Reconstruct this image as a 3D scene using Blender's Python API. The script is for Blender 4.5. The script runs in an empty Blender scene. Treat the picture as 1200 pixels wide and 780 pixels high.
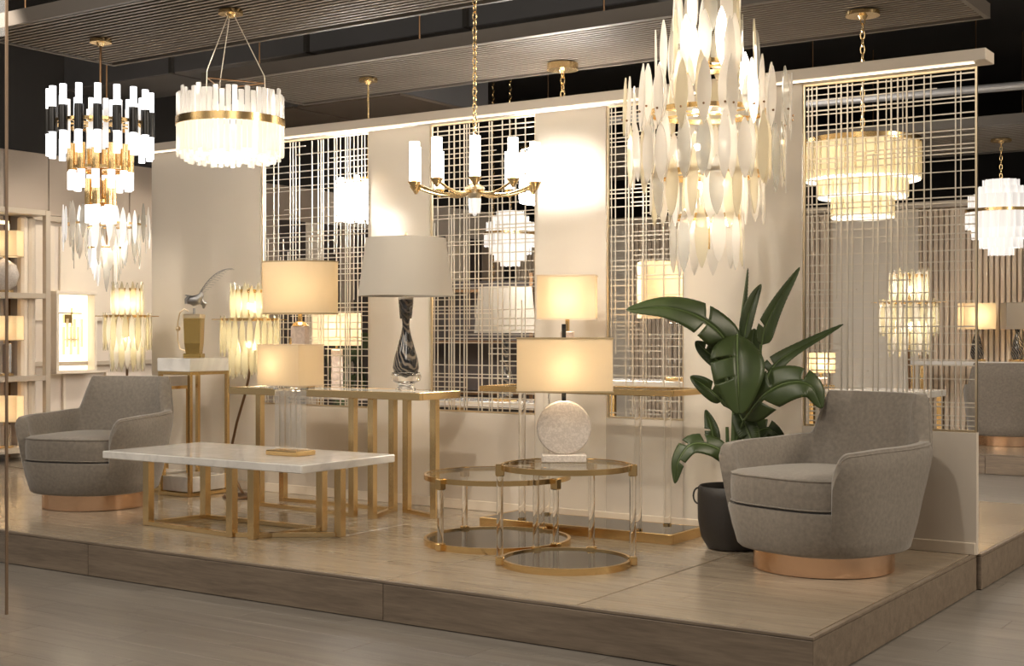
import bpy, math, random
from mathutils import Vector, Matrix

random.seed(7)
SC = bpy.context.scene
COL = SC.collection
PI = math.pi

# ------------------------------------------------------------------ camera
TH = math.radians(33.8)
EYE = 1.28
FPX = 1571.0
cam_d = bpy.data.cameras.new('camera')
cam = bpy.data.objects.new('camera', cam_d)
COL.objects.link(cam)
cam.location = (0, 0, EYE)
cam.rotation_euler = (PI / 2, 0, TH)
cam_d.sensor_width = 36.0
cam_d.lens = 36.0 * FPX / 1200.0
cam_d.clip_end = 100
SC.camera = cam

# ------------------------------------------------------------------ world and exposure
w = bpy.data.worlds.new('world')
SC.world = w
w.use_nodes = True
bg = w.node_tree.nodes['Background']
bg.inputs[0].default_value = (1.0, 0.90, 0.79, 1)
bg.inputs[1].default_value = 0.24
SC.view_settings.view_transform = 'Standard'
SC.view_settings.look = 'None'
SC.view_settings.exposure = 0.40
SC.view_settings.gamma = 1.0
SC.view_settings.use_curve_mapping = False


def aim(o, to):
    d = Vector(to) - o.location
    o.rotation_euler = d.to_track_quat('-Z', 'Y').to_euler()


def area_light(name, loc, to, size, power, color=(1, .90, .77), size_y=None):
    l = bpy.data.lights.new(name, 'AREA')
    l.energy = power
    l.color = color
    l.size = size
    if size_y:
        l.shape = 'RECTANGLE'
        l.size_y = size_y
    o = bpy.data.objects.new(name, l)
    COL.objects.link(o)
    o.location = loc
    aim(o, to)
    return o


def spot_light(name, loc, to, power, angle=50, blend=.6, color=(1, .91, .78), radius=.05):
    l = bpy.data.lights.new(name, 'SPOT')
    l.energy = power
    l.color = color
    l.spot_size = math.radians(angle)
    l.spot_blend = blend
    l.shadow_soft_size = radius
    o = bpy.data.objects.new(name, l)
    COL.objects.link(o)
    o.location = loc
    aim(o, to)
    return o


WX0 = -10.2
# large soft ceiling lights of the shop, in front of the booth
for x in (-7.6, -4.6, -1.6):
    area_light('soft_area_light', (x, 2.6, 3.9), (x - .2, 5.6, .4), 1.8, 38)
area_light('soft_area_light', (2.2, 6.9, 3.4), (-1.7, 6.0, .3), 1.1, 115, (1, .86, .68))  # unseen area light added off to the right to brighten the platform's end riser
# track spots washing the white wall panels and the furniture
for x in (-7.3, -5.45, -4.15, -3.1):
    spot_light('wash_spot', (x, 4.6, 3.6), (x, 6.8, 1.45), 120, 46)
for x, y in ((-6.7, 5.6), (-5.3, 5.4), (-3.5, 5.6), (-2.2, 5.7)):
    spot_light('wash_spot', (x + .3, y - 2.2, 3.7), (x, y, .4), 85, 46)
# lights of the aisle and the booth behind
area_light('soft_area_light', (-4.0, 9.9, 3.6), (-4.4, 9.9, 0), 1.6, 130, size_y=3.0)
for y, z in ((7.3, 1.2), (8.1, 1.9), (8.9, 1.2)):  # spots added to brighten the left wall, without fixtures
    spot_light('wash_spot', (-8.55, y, 3.5), (WX0, y, z), 85, 62)
for x in (-7.2, -5.0, -3.2, -1.6):
    spot_light('wash_spot', (x, 12.6, 3.6), (x, 15.1, 1.3), 420, 60)


# ------------------------------------------------------------------ mesh helpers
class MB:
    def __init__(s):
        s.v, s.f = [], []

    def add(s, vs, fs):
        o = len(s.v)
        s.v += [tuple(p) for p in vs]
        s.f += [tuple(i + o for i in f) for f in fs]
        return s

    def box(s, c, d, rz=0.0, bev=0.0):
        x, y, z = d[0] / 2, d[1] / 2, d[2] / 2
        if bev > 0:
            b = min(bev, x * .9, y * .9, z * .9)
            pts = []
            for k, (zz, i) in enumerate(((-z, b), (-z + b, 0), (z - b, 0), (z, b))):
                X, Y = x - i, y - i
                e = b
                pts += [(X - e, -Y, zz), (X, -Y + e, zz), (X, Y - e, zz), (X - e, Y, zz),
                        (-X + e, Y, zz), (-X, Y - e, zz), (-X, -Y + e, zz), (-X + e, -Y, zz)]
            fs = [tuple(reversed(range(8))), tuple(range(24, 32))]
            for k in range(3):
                for i in range(8):
                    j = (i + 1) % 8
                    fs.append((k * 8 + i, k * 8 + j, k * 8 + 8 + j, k * 8 + 8 + i))
        else:
            pts = [(-x, -y, -z), (x, -y, -z), (x, y, -z), (-x, y, -z),
                   (-x, -y, z), (x, -y, z), (x, y, z), (-x, y, z)]
            fs = [(3, 2, 1, 0), (4, 5, 6, 7), (0, 1, 5, 4), (1, 2, 6, 5), (2, 3, 7, 6), (3, 0, 4, 7)]
        cr, sr = math.cos(rz), math.sin(rz)
        pts = [(c[0] + p[0] * cr - p[1] * sr, c[1] + p[0] * sr + p[1] * cr, c[2] + p[2]) for p in pts]
        return s.add(pts, fs)

    def bar(s, a, b, wd, ht):
        """rectangular bar from a to b (any direction), wd across, ht up"""
        a, b = Vector(a), Vector(b)
        d = (b - a).normalized()
        up = Vector((0, 0, 1)) if abs(d.z) < .9 else Vector((0, 1, 0))
        sd = d.cross(up).normalized() * wd / 2
        u = sd.cross(d).normalized() * ht / 2
        vs = []
        for p in (a, b):
            vs += [p - sd - u, p + sd - u, p + sd + u, p - sd + u]
        return s.add(vs, [(3, 2, 1, 0), (4, 5, 6, 7), (0, 1, 5, 4), (1, 2, 6, 5), (2, 3, 7, 6), (3, 0, 4, 7)])

    def tube(s, path, r, n=8, closed=False, cap=True):
        P = [Vector(p) for p in path]
        R = r if isinstance(r, (list, tuple)) else [r] * len(P)
        m = len(P)
        vs, fs = [], []
        prev = None
        for i in range(m):
            if closed:
                d = P[(i + 1) % m] - P[i - 1]
            else:
                d = P[min(i + 1, m - 1)] - P[max(i - 1, 0)]
            d.normalize()
            if prev is None:
                up = Vector((0, 0, 1)) if abs(d.z) < .9 else Vector((1, 0, 0))
                a = d.cross(up).normalized()
            else:
                a = (prev - d * prev.dot(d)).normalized()
            prev = a
            b = d.cross(a)
            for k in range(n):
                t = 2 * PI * k / n
                vs.append(P[i] + (a * math.cos(t) + b * math.sin(t)) * R[i])
        for i in range(m if closed else m - 1):
            for k in range(n):
                i2 = (i + 1) % m
                k2 = (k + 1) % n
                fs.append((i * n + k, i * n + k2, i2 * n + k2, i2 * n + k))
        if cap and not closed:
            fs.append(tuple(reversed(range(n))))
            fs.append(tuple(range((m - 1) * n, m * n)))
        return s.add(vs, fs)

    def cyl(s, a, b, r0, r1=None, n=16):
        return s.tube([a, b], [r0, r0 if r1 is None else r1], n)

    def lathe(s, prof, n=32, c=(0, 0, 0), sx=1.0, sy=1.0, closed=False):
        vs, fs = [], []
        m = len(prof)
        for r, z in prof:
            for k in range(n):
                t = 2 * PI * k / n
                vs.append((c[0] + r * math.cos(t) * sx, c[1] + r * math.sin(t) * sy, c[2] + z))
        for i in range(m if closed else m - 1):
            for k in range(n):
                k2 = (k + 1) % n
                i2 = (i + 1) % m
                fs.append((i * n + k, i * n + k2, i2 * n + k2, i2 * n + k))
        if not closed:
            if prof[0][0] > 1e-6:
                fs.append(tuple(reversed(range(n))))
            if prof[-1][0] > 1e-6:
                fs.append(tuple(range((m - 1) * n, m * n)))
        return s.add(vs, fs)

    def sphere(s, c, r, n=14, sz=1.0):
        h = n // 2
        prof = [(max(r * math.sin(PI * i / h), 1e-4), -r * sz * math.cos(PI * i / h)) for i in range(h + 1)]
        return s.lathe(prof, n, c)

    def loft(s, rings, cap=True):
        n = len(rings[0])
        vs, fs = [], []
        for r in rings:
            vs += r
        for i in range(len(rings) - 1):
            for k in range(n):
                k2 = (k + 1) % n
                fs.append((i * n + k, i * n + k2, (i + 1) * n + k2, (i + 1) * n + k))
        if cap:
            fs.append(tuple(reversed(range(n))))
            fs.append(tuple(range((len(rings) - 1) * n, len(rings) * n)))
        return s.add(vs, fs)

    def ring(s, r, wd, ht, n=48, c=(0, 0, 0)):
        return s.lathe([(r - wd, -ht / 2), (r, -ht / 2), (r, ht / 2), (r - wd, ht / 2)], n, c, closed=True)

    def mesh(s, name, smooth=False):
        me = bpy.data.meshes.new(name)
        me.from_pydata(s.v, [], s.f)
        me.update()
        if smooth:
            for p in me.polygons:
                p.use_smooth = True
            try:
                me.set_sharp_from_angle(angle=math.radians(40))
            except Exception:
                pass
        return me


def link_mesh(name, me, mat=None, parent=None, loc=(0, 0, 0), rot=(0, 0, 0), scale=None):
    o = bpy.data.objects.new(name, me)
    COL.objects.link(o)
    if mat is not None and not me.materials:
        me.materials.append(mat)
    if parent is not None:
        o.parent = parent
    o.location = loc
    o.rotation_euler = rot
    if scale:
        o.scale = scale
    return o


def obj(name, mb, mat, parent=None, smooth=False, loc=(0, 0, 0), rot=(0, 0, 0), sub=0):
    me = mb.mesh(name, smooth)
    o = link_mesh(name, me, mat, parent, loc, rot)
    if sub:
        m = o.modifiers.new('s', 'SUBSURF')
        m.levels = sub
        m.render_levels = sub
    return o


def thing(name, label, cat, loc=(0, 0, 0), rz=0.0, group=None):
    o = bpy.data.objects.new(name, None)
    COL.objects.link(o)
    o.empty_display_size = .1
    o.location = loc
    o.rotation_euler = (0, 0, rz)
    o['label'] = label
    o['category'] = cat
    if group:
        o['group'] = group
    return o


def structure(o):
    o['kind'] = 'structure'
    return o


def struct_empty(name):
    o = bpy.data.objects.new(name, None)
    COL.objects.link(o)
    return structure(o)


def dup(root, loc, rz=0.0, label=None, group=None, scale=None):
    def cp(o, parent):
        c = o.copy()
        COL.objects.link(c)
        if parent is not None:
            c.parent = parent
        for ch in list(o.children):
            cp(ch, c)
        return c
    r = cp(root, None)
    r.location = loc
    r.rotation_euler = (0, 0, rz)
    if scale:
        r.scale = scale
    if label:
        r['label'] = label
    if group:
        r['group'] = group
    return r


def lamp_light(parent, loc, power, color=(1, .87, .68), r=.03):
    l = bpy.data.lights.new('bulb_light', 'POINT')
    l.energy = power
    l.color = color
    l.shadow_soft_size = r
    o = bpy.data.objects.new('bulb_light', l)
    COL.objects.link(o)
    o.parent = parent
    o.location = loc
    return o


# ray of a photo pixel -> world (used once, here, to survey the place)
CT, ST = math.cos(TH), math.sin(TH)


def at_depth(u, v, d):
    r = (u - 600) / FPX * d
    return Vector((r * CT - d * ST, r * ST + d * CT, EYE - (v - 390) / FPX * d))


def project(p):
    r = p[0] * CT + p[1] * ST
    d = -p[0] * ST + p[1] * CT
    return 600 + FPX * r / d, 390 - FPX * (p[2] - EYE) / d, d


# ------------------------------------------------------------------ materials
def new_mat(name):
    m = bpy.data.materials.new(name)
    m.use_nodes = True
    nt = m.node_tree
    b = nt.nodes['Principled BSDF']
    return m, nt, b


def plain(name, col, rough=.5, metal=0.0, spec=.5, bump=0.0, bscale=60, var=0.0, coat=0.0, sheen=0.0):
    m, nt, b = new_mat(name)
    b.inputs['Base Color'].default_value = (*col, 1)
    b.inputs['Roughness'].default_value = rough
    b.inputs['Metallic'].default_value = metal
    b.inputs['Specular IOR Level'].default_value = spec
    b.inputs['Coat Weight'].default_value = coat
    b.inputs['Coat Roughness'].default_value = .12
    b.inputs['Sheen Weight'].default_value = sheen
    if bump or var:
        tc = nt.nodes.new('ShaderNodeTexCoord')
        n = nt.nodes.new('ShaderNodeTexNoise')
        n.inputs['Scale'].default_value = bscale
        n.inputs['Detail'].default_value = 4
        nt.links.new(tc.outputs['Object'], n.inputs['Vector'])
        if bump:
            bp = nt.nodes.new('ShaderNodeBump')
            bp.inputs['Strength'].default_value = bump
            bp.inputs['Distance'].default_value = .01
            nt.links.new(n.outputs['Fac'], bp.inputs['Height'])
            nt.links.new(bp.outputs['Normal'], b.inputs['Normal'])
        if var:
            r = nt.nodes.new('ShaderNodeValToRGB')
            r.color_ramp.elements[0].position = .3
            r.color_ramp.elements[1].position = .7
            r.color_ramp.elements[0].color = (*[c * (1 - var) for c in col], 1)
            r.color_ramp.elements[1].color = (*[min(1, c * (1 + var)) for c in col], 1)
            nt.links.new(n.outputs['Fac'], r.inputs['Fac'])
            nt.links.new(r.outputs['Color'], b.inputs['Base Color'])
    return m


def wood(name, dark, light, rough=.3, scale=(1.2, 14, 14), coat=.0, rnd=.25):
    m, nt, b = new_mat(name)
    L = nt.links.new
    tc = nt.nodes.new('ShaderNodeTexCoord')
    oi = nt.nodes.new('ShaderNodeObjectInfo')
    ad = nt.nodes.new('ShaderNodeVectorMath')
    ad.operation = 'ADD'
    ml = nt.nodes.new('ShaderNodeVectorMath')
    ml.operation = 'SCALE'
    ml.inputs['Scale'].default_value = 13.0
    cx = nt.nodes.new('ShaderNodeCombineXYZ')
    L(oi.outputs['Random'], cx.inputs[0])
    L(oi.outputs['Random'], cx.inputs[1])
    L(cx.outputs[0], ml.inputs[0])
    L(tc.outputs['Object'], ad.inputs[0])
    L(ml.outputs[0], ad.inputs[1])
    mp = nt.nodes.new('ShaderNodeMapping')
    mp.inputs['Scale'].default_value = scale
    L(ad.outputs[0], mp.inputs['Vector'])
    n1 = nt.nodes.new('ShaderNodeTexNoise')
    n1.inputs['Scale'].default_value = 1.6
    n1.inputs['Detail'].default_value = 6
    n1.inputs['Distortion'].default_value = .7
    L(mp.outputs[0], n1.inputs['Vector'])
    n2 = nt.nodes.new('ShaderNodeTexNoise')
    n2.inputs['Scale'].default_value = 9
    n2.inputs['Detail'].default_value = 3
    L(mp.outputs[0], n2.inputs['Vector'])
    mx = nt.nodes.new('ShaderNodeMix')
    mx.data_type = 'FLOAT'
    mx.inputs[0].default_value = .35
    L(n1.outputs['Fac'], mx.inputs[2])
    L(n2.outputs['Fac'], mx.inputs[3])
    r = nt.nodes.new('ShaderNodeValToRGB')
    r.color_ramp.elements[0].position = .36
    r.color_ramp.elements[1].position = .64
    r.color_ramp.elements[0].color = (*dark, 1)
    r.color_ramp.elements[1].color = (*light, 1)
    L(mx.outputs[0], r.inputs['Fac'])
    hs = nt.nodes.new('ShaderNodeHueSaturation')
    mr = nt.nodes.new('ShaderNodeMapRange')
    mr.inputs['To Min'].default_value = 1 - rnd
    mr.inputs['To Max'].default_value = 1 + rnd * .6
    L(oi.outputs['Random'], mr.inputs['Value'])
    L(mr.outputs[0], hs.inputs['Value'])
    L(r.outputs['Color'], hs.inputs['Color'])
    L(hs.outputs['Color'], b.inputs['Base Color'])
    bp = nt.nodes.new('ShaderNodeBump')
    bp.inputs['Strength'].default_value = .08
    bp.inputs['Distance'].default_value = .004
    L(n2.outputs['Fac'], bp.inputs['Height'])
    L(bp.outputs['Normal'], b.inputs['Normal'])
    b.inputs['Roughness'].default_value = rough
    b.inputs['Coat Weight'].default_value = coat
    b.inputs['Coat Roughness'].default_value = .1
    return m


def marble(name, base, vein, scale=5, rough=.12, amount=.5, dist=1.6):
    m, nt, b = new_mat(name)
    L = nt.links.new
    tc = nt.nodes.new('ShaderNodeTexCoord')
    n = nt.nodes.new('ShaderNodeTexNoise')
    n.inputs['Scale'].default_value = scale
    n.inputs['Detail'].default_value = 8
    n.inputs['Distortion'].default_value = dist
    L(tc.outputs['Object'], n.inputs['Vector'])
    r = nt.nodes.new('ShaderNodeValToRGB')
    e = r.color_ramp.elements
    e[0].position, e[0].color = .40, (*base, 1)
    e[1].position, e[1].color = .60, (*base, 1)
    k = e.new(.5)
    k.color = (*[base[i] * (1 - amount) + vein[i] * amount for i in range(3)], 1)
    L(n.outputs['Fac'], r.inputs['Fac'])
    L(r.outputs['Color'], b.inputs['Base Color'])
    b.inputs['Roughness'].default_value = rough
    return m


def emit(name, col, s, base=(.9, .9, .9)):
    m, nt, b = new_mat(name)
    b.inputs['Base Color'].default_value = (*base, 1)
    b.inputs['Emission Color'].default_value = (*col, 1)
    b.inputs['Emission Strength'].default_value = s
    b.inputs['Roughness'].default_value = .2
    return m


def glass(name, col=(1, 1, 1), rough=0.0, ior=1.45):
    m, nt, b = new_mat(name)
    b.inputs['Base Color'].default_value = (*col, 1)
    b.inputs['Roughness'].default_value = rough
    b.inputs['IOR'].default_value = ior
    b.inputs['Transmission Weight'].default_value = 1
    return m


def mixed(name, parts):
    """parts: list of (kind, color, rough/ior, weight); weights sum to 1"""
    m = bpy.data.materials.new(name)
    m.use_nodes = True
    nt = m.node_tree
    nt.nodes.clear()
    out = nt.nodes.new('ShaderNodeOutputMaterial')
    cur, wsum = None, 0
    for kind, col, rough, wt in parts:
        n = nt.nodes.new({'d': 'ShaderNodeBsdfDiffuse', 't': 'ShaderNodeBsdfTranslucent', 'x': 'ShaderNodeBsdfTransparent',
                          'g': 'ShaderNodeBsdfGlossy', 'r': 'ShaderNodeBsdfRefraction', 'e': 'ShaderNodeEmission'}[kind])
        n.inputs['Color'].default_value = (*col, 1)
        if kind in 'gr':
            n.inputs['Roughness'].default_value = rough
        if kind == 'r':
            n.inputs['IOR'].default_value = 1.25
        if kind == 'e':
            n.inputs['Strength'].default_value = rough
        if cur is None:
            cur, wsum = n, wt
        else:
            x = nt.nodes.new('ShaderNodeMixShader')
            wsum += wt
            x.inputs[0].default_value = wt / wsum
            nt.links.new(cur.outputs[0], x.inputs[1])
            nt.links.new(n.outputs[0], x.inputs[2])
            cur = x
    nt.links.new(cur.outputs[0], out.inputs['Surface'])
    return m


GOLD = plain('polished_brass', (.83, .58, .27), .22, 1.0)
GOLD_SOFT = plain('satin_brass', (.80, .60, .32), .24, 1.0)
GOLD_PALE = plain('pale_champagne_metal', (.86, .72, .50), .3, 1.0)
ROSE = plain('copper_bronze', (.80, .52, .33), .24, 1.0)
BRONZE = plain('dark_bronze', (.22, .13, .07), .35, 1.0)
BLACKM = plain('black_lacquer', (.012, .011, .010), .18)
CREAM_METAL = plain('cream_enamel', (.74, .62, .47), .35)
WALLP = mixed('frosted_wall_panel', [('d', (.80, .74, .66), 0, .62), ('t', (.85, .78, .68), 0, .18), ('r', (.95, .92, .86), .34, .24)])
WALLS = plain('beige_plaster', (.62, .55, .47), .6, var=.04, bscale=3)
PLASTER = plain('warm_plaster', (.63, .55, .47), .6, var=.03, bscale=2)
TAUPE = plain('taupe_lacquer', (.36, .29, .23), .45, var=.03, bscale=2)
TAUPE_D = plain('taupe_frame', (.43, .36, .28), .4)
CREAMW = plain('cream_lacquer', (.70, .61, .50), .45)
BEAM = plain('champagne_beam', (.62, .54, .45), .4)
LATTICE = plain('silvery_brass_wire', (.80, .73, .62), .35, .6)
CEIL = plain('black_ceiling', (.018, .015, .013), .8)
DUCT = plain('blue_grey_duct', (.085, .082, .084), .6, var=.1, bscale=2)
DUCT_B = plain('brown_duct_soffit', (.10, .075, .055), .7, var=.1, bscale=2)
SLAT = plain('taupe_slat', (.165, .138, .112), .5, var=.06, bscale=3)
SLAT_F = plain('slat_panel_frame', (.10, .083, .068), .5)
DARKBOARD = plain('dark_walnut_board', (.055, .042, .038), .5, var=.2, bscale=4)
DARKV = plain('dark_void', (.03, .026, .022), .8)
DECK = wood('honey_oak_deck', (.315, .25, .18), (.42, .345, .258), .22, coat=.35, rnd=.09)
RISER = wood('grey_oak_riser', (.165, .125, .092), (.27, .21, .155), .4, rnd=.05)
FLOORW = wood('grey_washed_floor', (.20, .18, .158), (.285, .257, .226), .3, scale=(.8, 12, 12), rnd=.07, coat=.15)
FABRIC = plain('taupe_velvet', (.195, .167, .137), .8, bump=.12, bscale=55, var=.15, sheen=.35)
MARBLE = marble('white_marble', (.76, .73, .69), (.45, .43, .41), 3.2, .06, .28)
STONE = marble('speckled_travertine', (.62, .55, .49), (.40, .34, .29), 60, .5, .6, .6)
ALAB = marble('pink_alabaster', (.66, .54, .46), (.46, .36, .30), 18, .3, .6)
DARKGLASS = plain('smoked_black_glass', (.03, .028, .026), .07, spec=.8)
ACRYL = glass('clear_acrylic', (.97, .96, .94), .0, 1.35)
CRYSTAL = glass('crystal', (1, .99, .97), .0, 1.5)
CLEARBLOCK = mixed('clear_crystal_block', [('x', (.96, .95, .93), 0, .62), ('g', (1, 1, 1), .03, .26), ('d', (.8, .76, .7), 0, .12)])
TABLEGLASS = mixed('clear_table_glass', [('x', (.93, .94, .93), 0, .72), ('g', (1, 1, 1), .02, .28)])
PANE = mixed('clear_pane', [('x', (.97, .97, .97), 0, .95), ('g', (1, 1, 1), .0, .05)])
SHADE = mixed('cream_linen_shade', [('d', (.80, .70, .54), 0, .5), ('t', (.93, .83, .66), 0, .5)])
SHADE_G = mixed('grey_linen_shade', [('d', (.44, .40, .345), 0, .85), ('t', (.55, .50, .43), 0, .15)])
TUBE_LIT = emit('lit_frosted_tube', (.97, .97, 1), 1.6, (.8, .8, .82))
TUBE_HOT = emit('lit_bright_slab', (1, .97, .92), 16)
TUBE_DIM = emit('lit_opal_glass', (1, .95, .91), .40, (.75, .73, .70))
TUBE_WARM = mixed('lit_warm_crystal', [('t', (1, .95, .85), 0, .40), ('x', (1, 1, 1), 0, .25), ('g', (1, 1, 1), .08, .2), ('e', (1, .9, .72), 1.6, .15)])
TUBE_LOW = mixed('clear_crystal_rod', [('x', (.95, .95, .95), 0, .35), ('g', (1, 1, 1), .05, .25), ('t', (.95, .93, .9), 0, .4)])
PLATE_W = mixed('pearl_glass_plate', [('t', (.96, .92, .86), 0, .50), ('d', (.86, .83, .78), 0, .25), ('g', (1, 1, 1), .06, .10), ('x', (1, 1, 1), 0, .15)])
PLATE_A = mixed('amber_glass_plate', [('t', (.92, .86, .72), 0, .45), ('d', (.80, .75, .62), 0, .22), ('g', (1, .97, .88), .06, .15), ('x', (1, .95, .82), 0, .18)])
PLATE_C = mixed('clear_glass_plate', [('x', (.92, .92, .90), 0, .45), ('g', (1, 1, 1), .05, .25), ('t', (.9, .88, .82), 0, .30)])
PLATE_F = mixed('pale_amber_plate', [('x', (1, .97, .86), 0, .38), ('t', (.93, .88, .70), 0, .38), ('g', (1, .98, .9), .06, .24)])
RODG = mixed('ribbed_amber_glass', [('t', (.95, .90, .74), 0, .45), ('x', (1, .96, .88), 0, .3), ('g', (1, .95, .82), .08, .25)])
BULB = emit('bulb', (1, .86, .62), 12)
BOXLIT = emit('backlit_panel', (1, .90, .62), 1.6)
POT = plain('black_pot', (.028, .024, .022), .5, bump=.1, bscale=40)
SOIL = plain('dark_soil', (.03, .02, .015), .9, bump=.6, bscale=60)
STEMG = plain('plant_stem', (.085, .13, .045), .45, var=.2, bscale=12)
RIBG = plain('leaf_midrib', (.11, .16, .055), .45)
SILVER = plain('tarnished_silver', (.42, .41, .40), .35, 1.0, bump=.4, bscale=60)
CORDM = plain('clear_cord', (.6, .55, .45), .4)
SWIRL = None


def leaf_mat():
    m, nt, b = new_mat('banana_leaf')
    L = nt.links.new
    tc = nt.nodes.new('ShaderNodeTexCoord')
    n = nt.nodes.new('ShaderNodeTexNoise')
    n.inputs['Scale'].default_value = 7
    n.inputs['Detail'].default_value = 3
    L(tc.outputs['Object'], n.inputs['Vector'])
    r = nt.nodes.new('ShaderNodeValToRGB')
    r.color_ramp.elements[0].color = (.020, .034, .009, 1)
    r.color_ramp.elements[1].color = (.050, .078, .018, 1)
    L(n.outputs['Fac'], r.inputs['Fac'])
    L(r.outputs['Color'], b.inputs['Base Color'])
    b.inputs['Roughness'].default_value = .42
    b.inputs['Subsurface Weight'].default_value = 0
    return m


LEAF = leaf_mat()


def swirl_mat():
    m, nt, b = new_mat('swirled_smoke_glass')
    L = nt.links.new
    tc = nt.nodes.new('ShaderNodeTexCoord')
    wv = nt.nodes.new('ShaderNodeTexWave')
    wv.inputs['Scale'].default_value = 15
    wv.inputs['Distortion'].default_value = 5
    wv.inputs['Detail'].default_value = 2
    mp = nt.nodes.new('ShaderNodeMapping')
    mp.inputs['Rotation'].default_value = (0, .55, .3)
    L(tc.outputs['Object'], mp.inputs['Vector'])
    L(mp.outputs[0], wv.inputs['Vector'])
    r = nt.nodes.new('ShaderNodeValToRGB')
    r.color_ramp.elements[0].position = .45
    r.color_ramp.elements[0].color = (.02, .02, .022, 1)
    r.color_ramp.elements[1].position = .95
    r.color_ramp.elements[1].color = (.20, .165, .13, 1)
    L(wv.outputs['Fac'], r.inputs['Fac'])
    L(r.outputs['Color'], b.inputs['Base Color'])
    b.inputs['Roughness'].default_value = .06
    b.inputs['Coat Weight'].default_value = .6
    return m


SWIRL = swirl_mat()

# ------------------------------------------------------------------ places
PZ = .18                       # top of the display platforms
FY, WY = 4.63, 6.80            # platform front, partition wall face
XR, XL = -1.79, -10.2          # platform right end, shop's left wall
CZ = 3.18                      # underside of the slatted ceiling panels

# ------------------------------------------------------------------ floor
fl = obj('floor', MB().box((-4, 9, -.06), (26, 26, .08)), FLOORW)
structure(fl)
PLATS = [(XL, FY, XR, 6.83), (XL, 6.85, XR + .02, 9.0), (-10.1, 12.5, -1.2, 15.1)]
plank_me = {}
row_h, n_pl = .19, 0
cands = []
for k in range(-2, 60):
    y0 = 2.4 + k * row_h
    off = (k * .47) % 1.3
    for i in range(-9, 4):
        x0 = i * 1.3 + off
        c = (x0 + .65, y0 + row_h / 2, 0)
        if -c[0] * ST + c[1] * CT < 2:
            continue
        pr = [project((x, y, 0)) for x in (x0, x0 + .65, x0 + 1.3) for y in (y0, y0 + row_h)]
        if not any(-10 < u < 1210 and 390 < v < 790 for u, v, d in pr):
            continue
        if any(a < x0 and x0 + 1.3 < b2 and c0 < y0 and y0 + row_h < d2 for a, c0, b2, d2 in PLATS):
            continue
        u, v, d = project(c)
        if d > 13:
            continue
        cands.append((d, x0, y0))
cands.sort()
pm = MB().box((0, 0, -.012), (1.2985, row_h - .0012, .022), bev=.0008).mesh('plank')
for d, x0, y0 in cands[:290]:
    # a plank that would run into a platform is cut by it: the platform stands on the boards
    link_mesh('plank', pm, FLOORW, fl, (x0 + .65, y0 + row_h / 2, 0))

# ------------------------------------------------------------------ display platforms
def platform(label, x0, y0, x1, y1, planks, cat='platform', riser_xs=None):
    t = thing('display_platform', label, cat, ((x0 + x1) / 2, (y0 + y1) / 2, 0))
    cx, cy = (x0 + x1) / 2, (y0 + y1) / 2
    obj('core', MB().box((0, 0, .08), (x1 - x0 - .04, y1 - y0 - .04, .16)), RISER, t)
    # risers on the front and on the right end
    xs = [x1]
    while xs[-1] - 2.0 > x0 + .3:
        xs.append(xs[-1] - 2.0)
    xs.append(x0)
    for a, b in zip(xs[:-1], xs[1:]):
        obj('riser_board', MB().box(((a + b) / 2 - cx, y0 - cy + .012, .0835), (a - b - .003, .024, .163), bev=.002), RISER, t)
    ys = [y0]
    while ys[-1] + 2.0 < y1 - .3:
        ys.append(ys[-1] + 2.0)
    ys.append(y1)
    for a, b in zip(ys[:-1], ys[1:]):
        obj('riser_board', MB().box((x1 - cx - .012, (a + b) / 2 - cy, .0835), (.024, b - a - .003, .163), bev=.002), RISER, t)
    # edge trim
    obj('edge_strip', MB().box((0, y0 - cy + .010, .1735), (x1 - x0, .02, .013), bev=.002)
        .box((x1 - cx - .010, .01, .1735), (.02, y1 - y0 - .02, .013), bev=.002), BRONZE if False else RISER, t)
    if not planks:
        obj('deck', MB().box((-.01, .01, .171), (x1 - x0 - .024, y1 - y0 - .024, .018)), DECK, t)
        return t
    rows = planks
    Y0, Y1 = y0 + .022, y1 - .002
    h = (Y1 - Y0) / rows
    xe = [x1 - .022] + [x1 - 1.01 - i for i in range(int((x1 - x0 - 1.1)) + 1)] + [x0]
    xe = [x for i, x in enumerate(xe) if i == 0 or xe[i - 1] - x > .01]
    rnd = random.Random(3)
    cache = {}
    for i in range(rows):
        ya, yb = Y0 + i * h, Y0 + (i + 1) * h
        gap_lo = .005 if i == rows // 2 else .0008
        for a, b in zip(xe[:-1], xe[1:]):
            cuts = [a, b]
            if rnd.random() < .45:
                cuts = [a, round(b + (a - b) * rnd.choice((.3, .5, .7)), 3), b]
            for q, (p1, p0) in enumerate(zip(cuts[:-1], cuts[1:])):
                g1 = .004 if p1 == a else .0008
                g0 = .004 if p0 == b else .0008
                L = (p1 - g1) - (p0 + g0)
                key = round(L, 3), round(gap_lo, 4)
                if key not in cache:
                    cache[key] = MB().box((0, 0, 0), (L, h - .0008 - gap_lo, .02), bev=.0012).mesh('deck_plank')
                link_mesh('deck_plank', cache[key], DECK, t,
                          ((p1 - g1 + p0 + g0) / 2 - cx, (ya + yb + gap_lo - .0008) / 2 - cy, .17))
    return t


platform('long low oak display platform in front, carrying the two grey armchairs', XL, FY, XR, 6.83, 14)
platform('oak display platform behind the partition wall, seen past its right end', XL, 6.85, XR + .02, 9.0, 0)
platform('distant oak platform across the aisle under the far armchair', -10.1, 12.5, -1.2, 15.1, 0)

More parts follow.
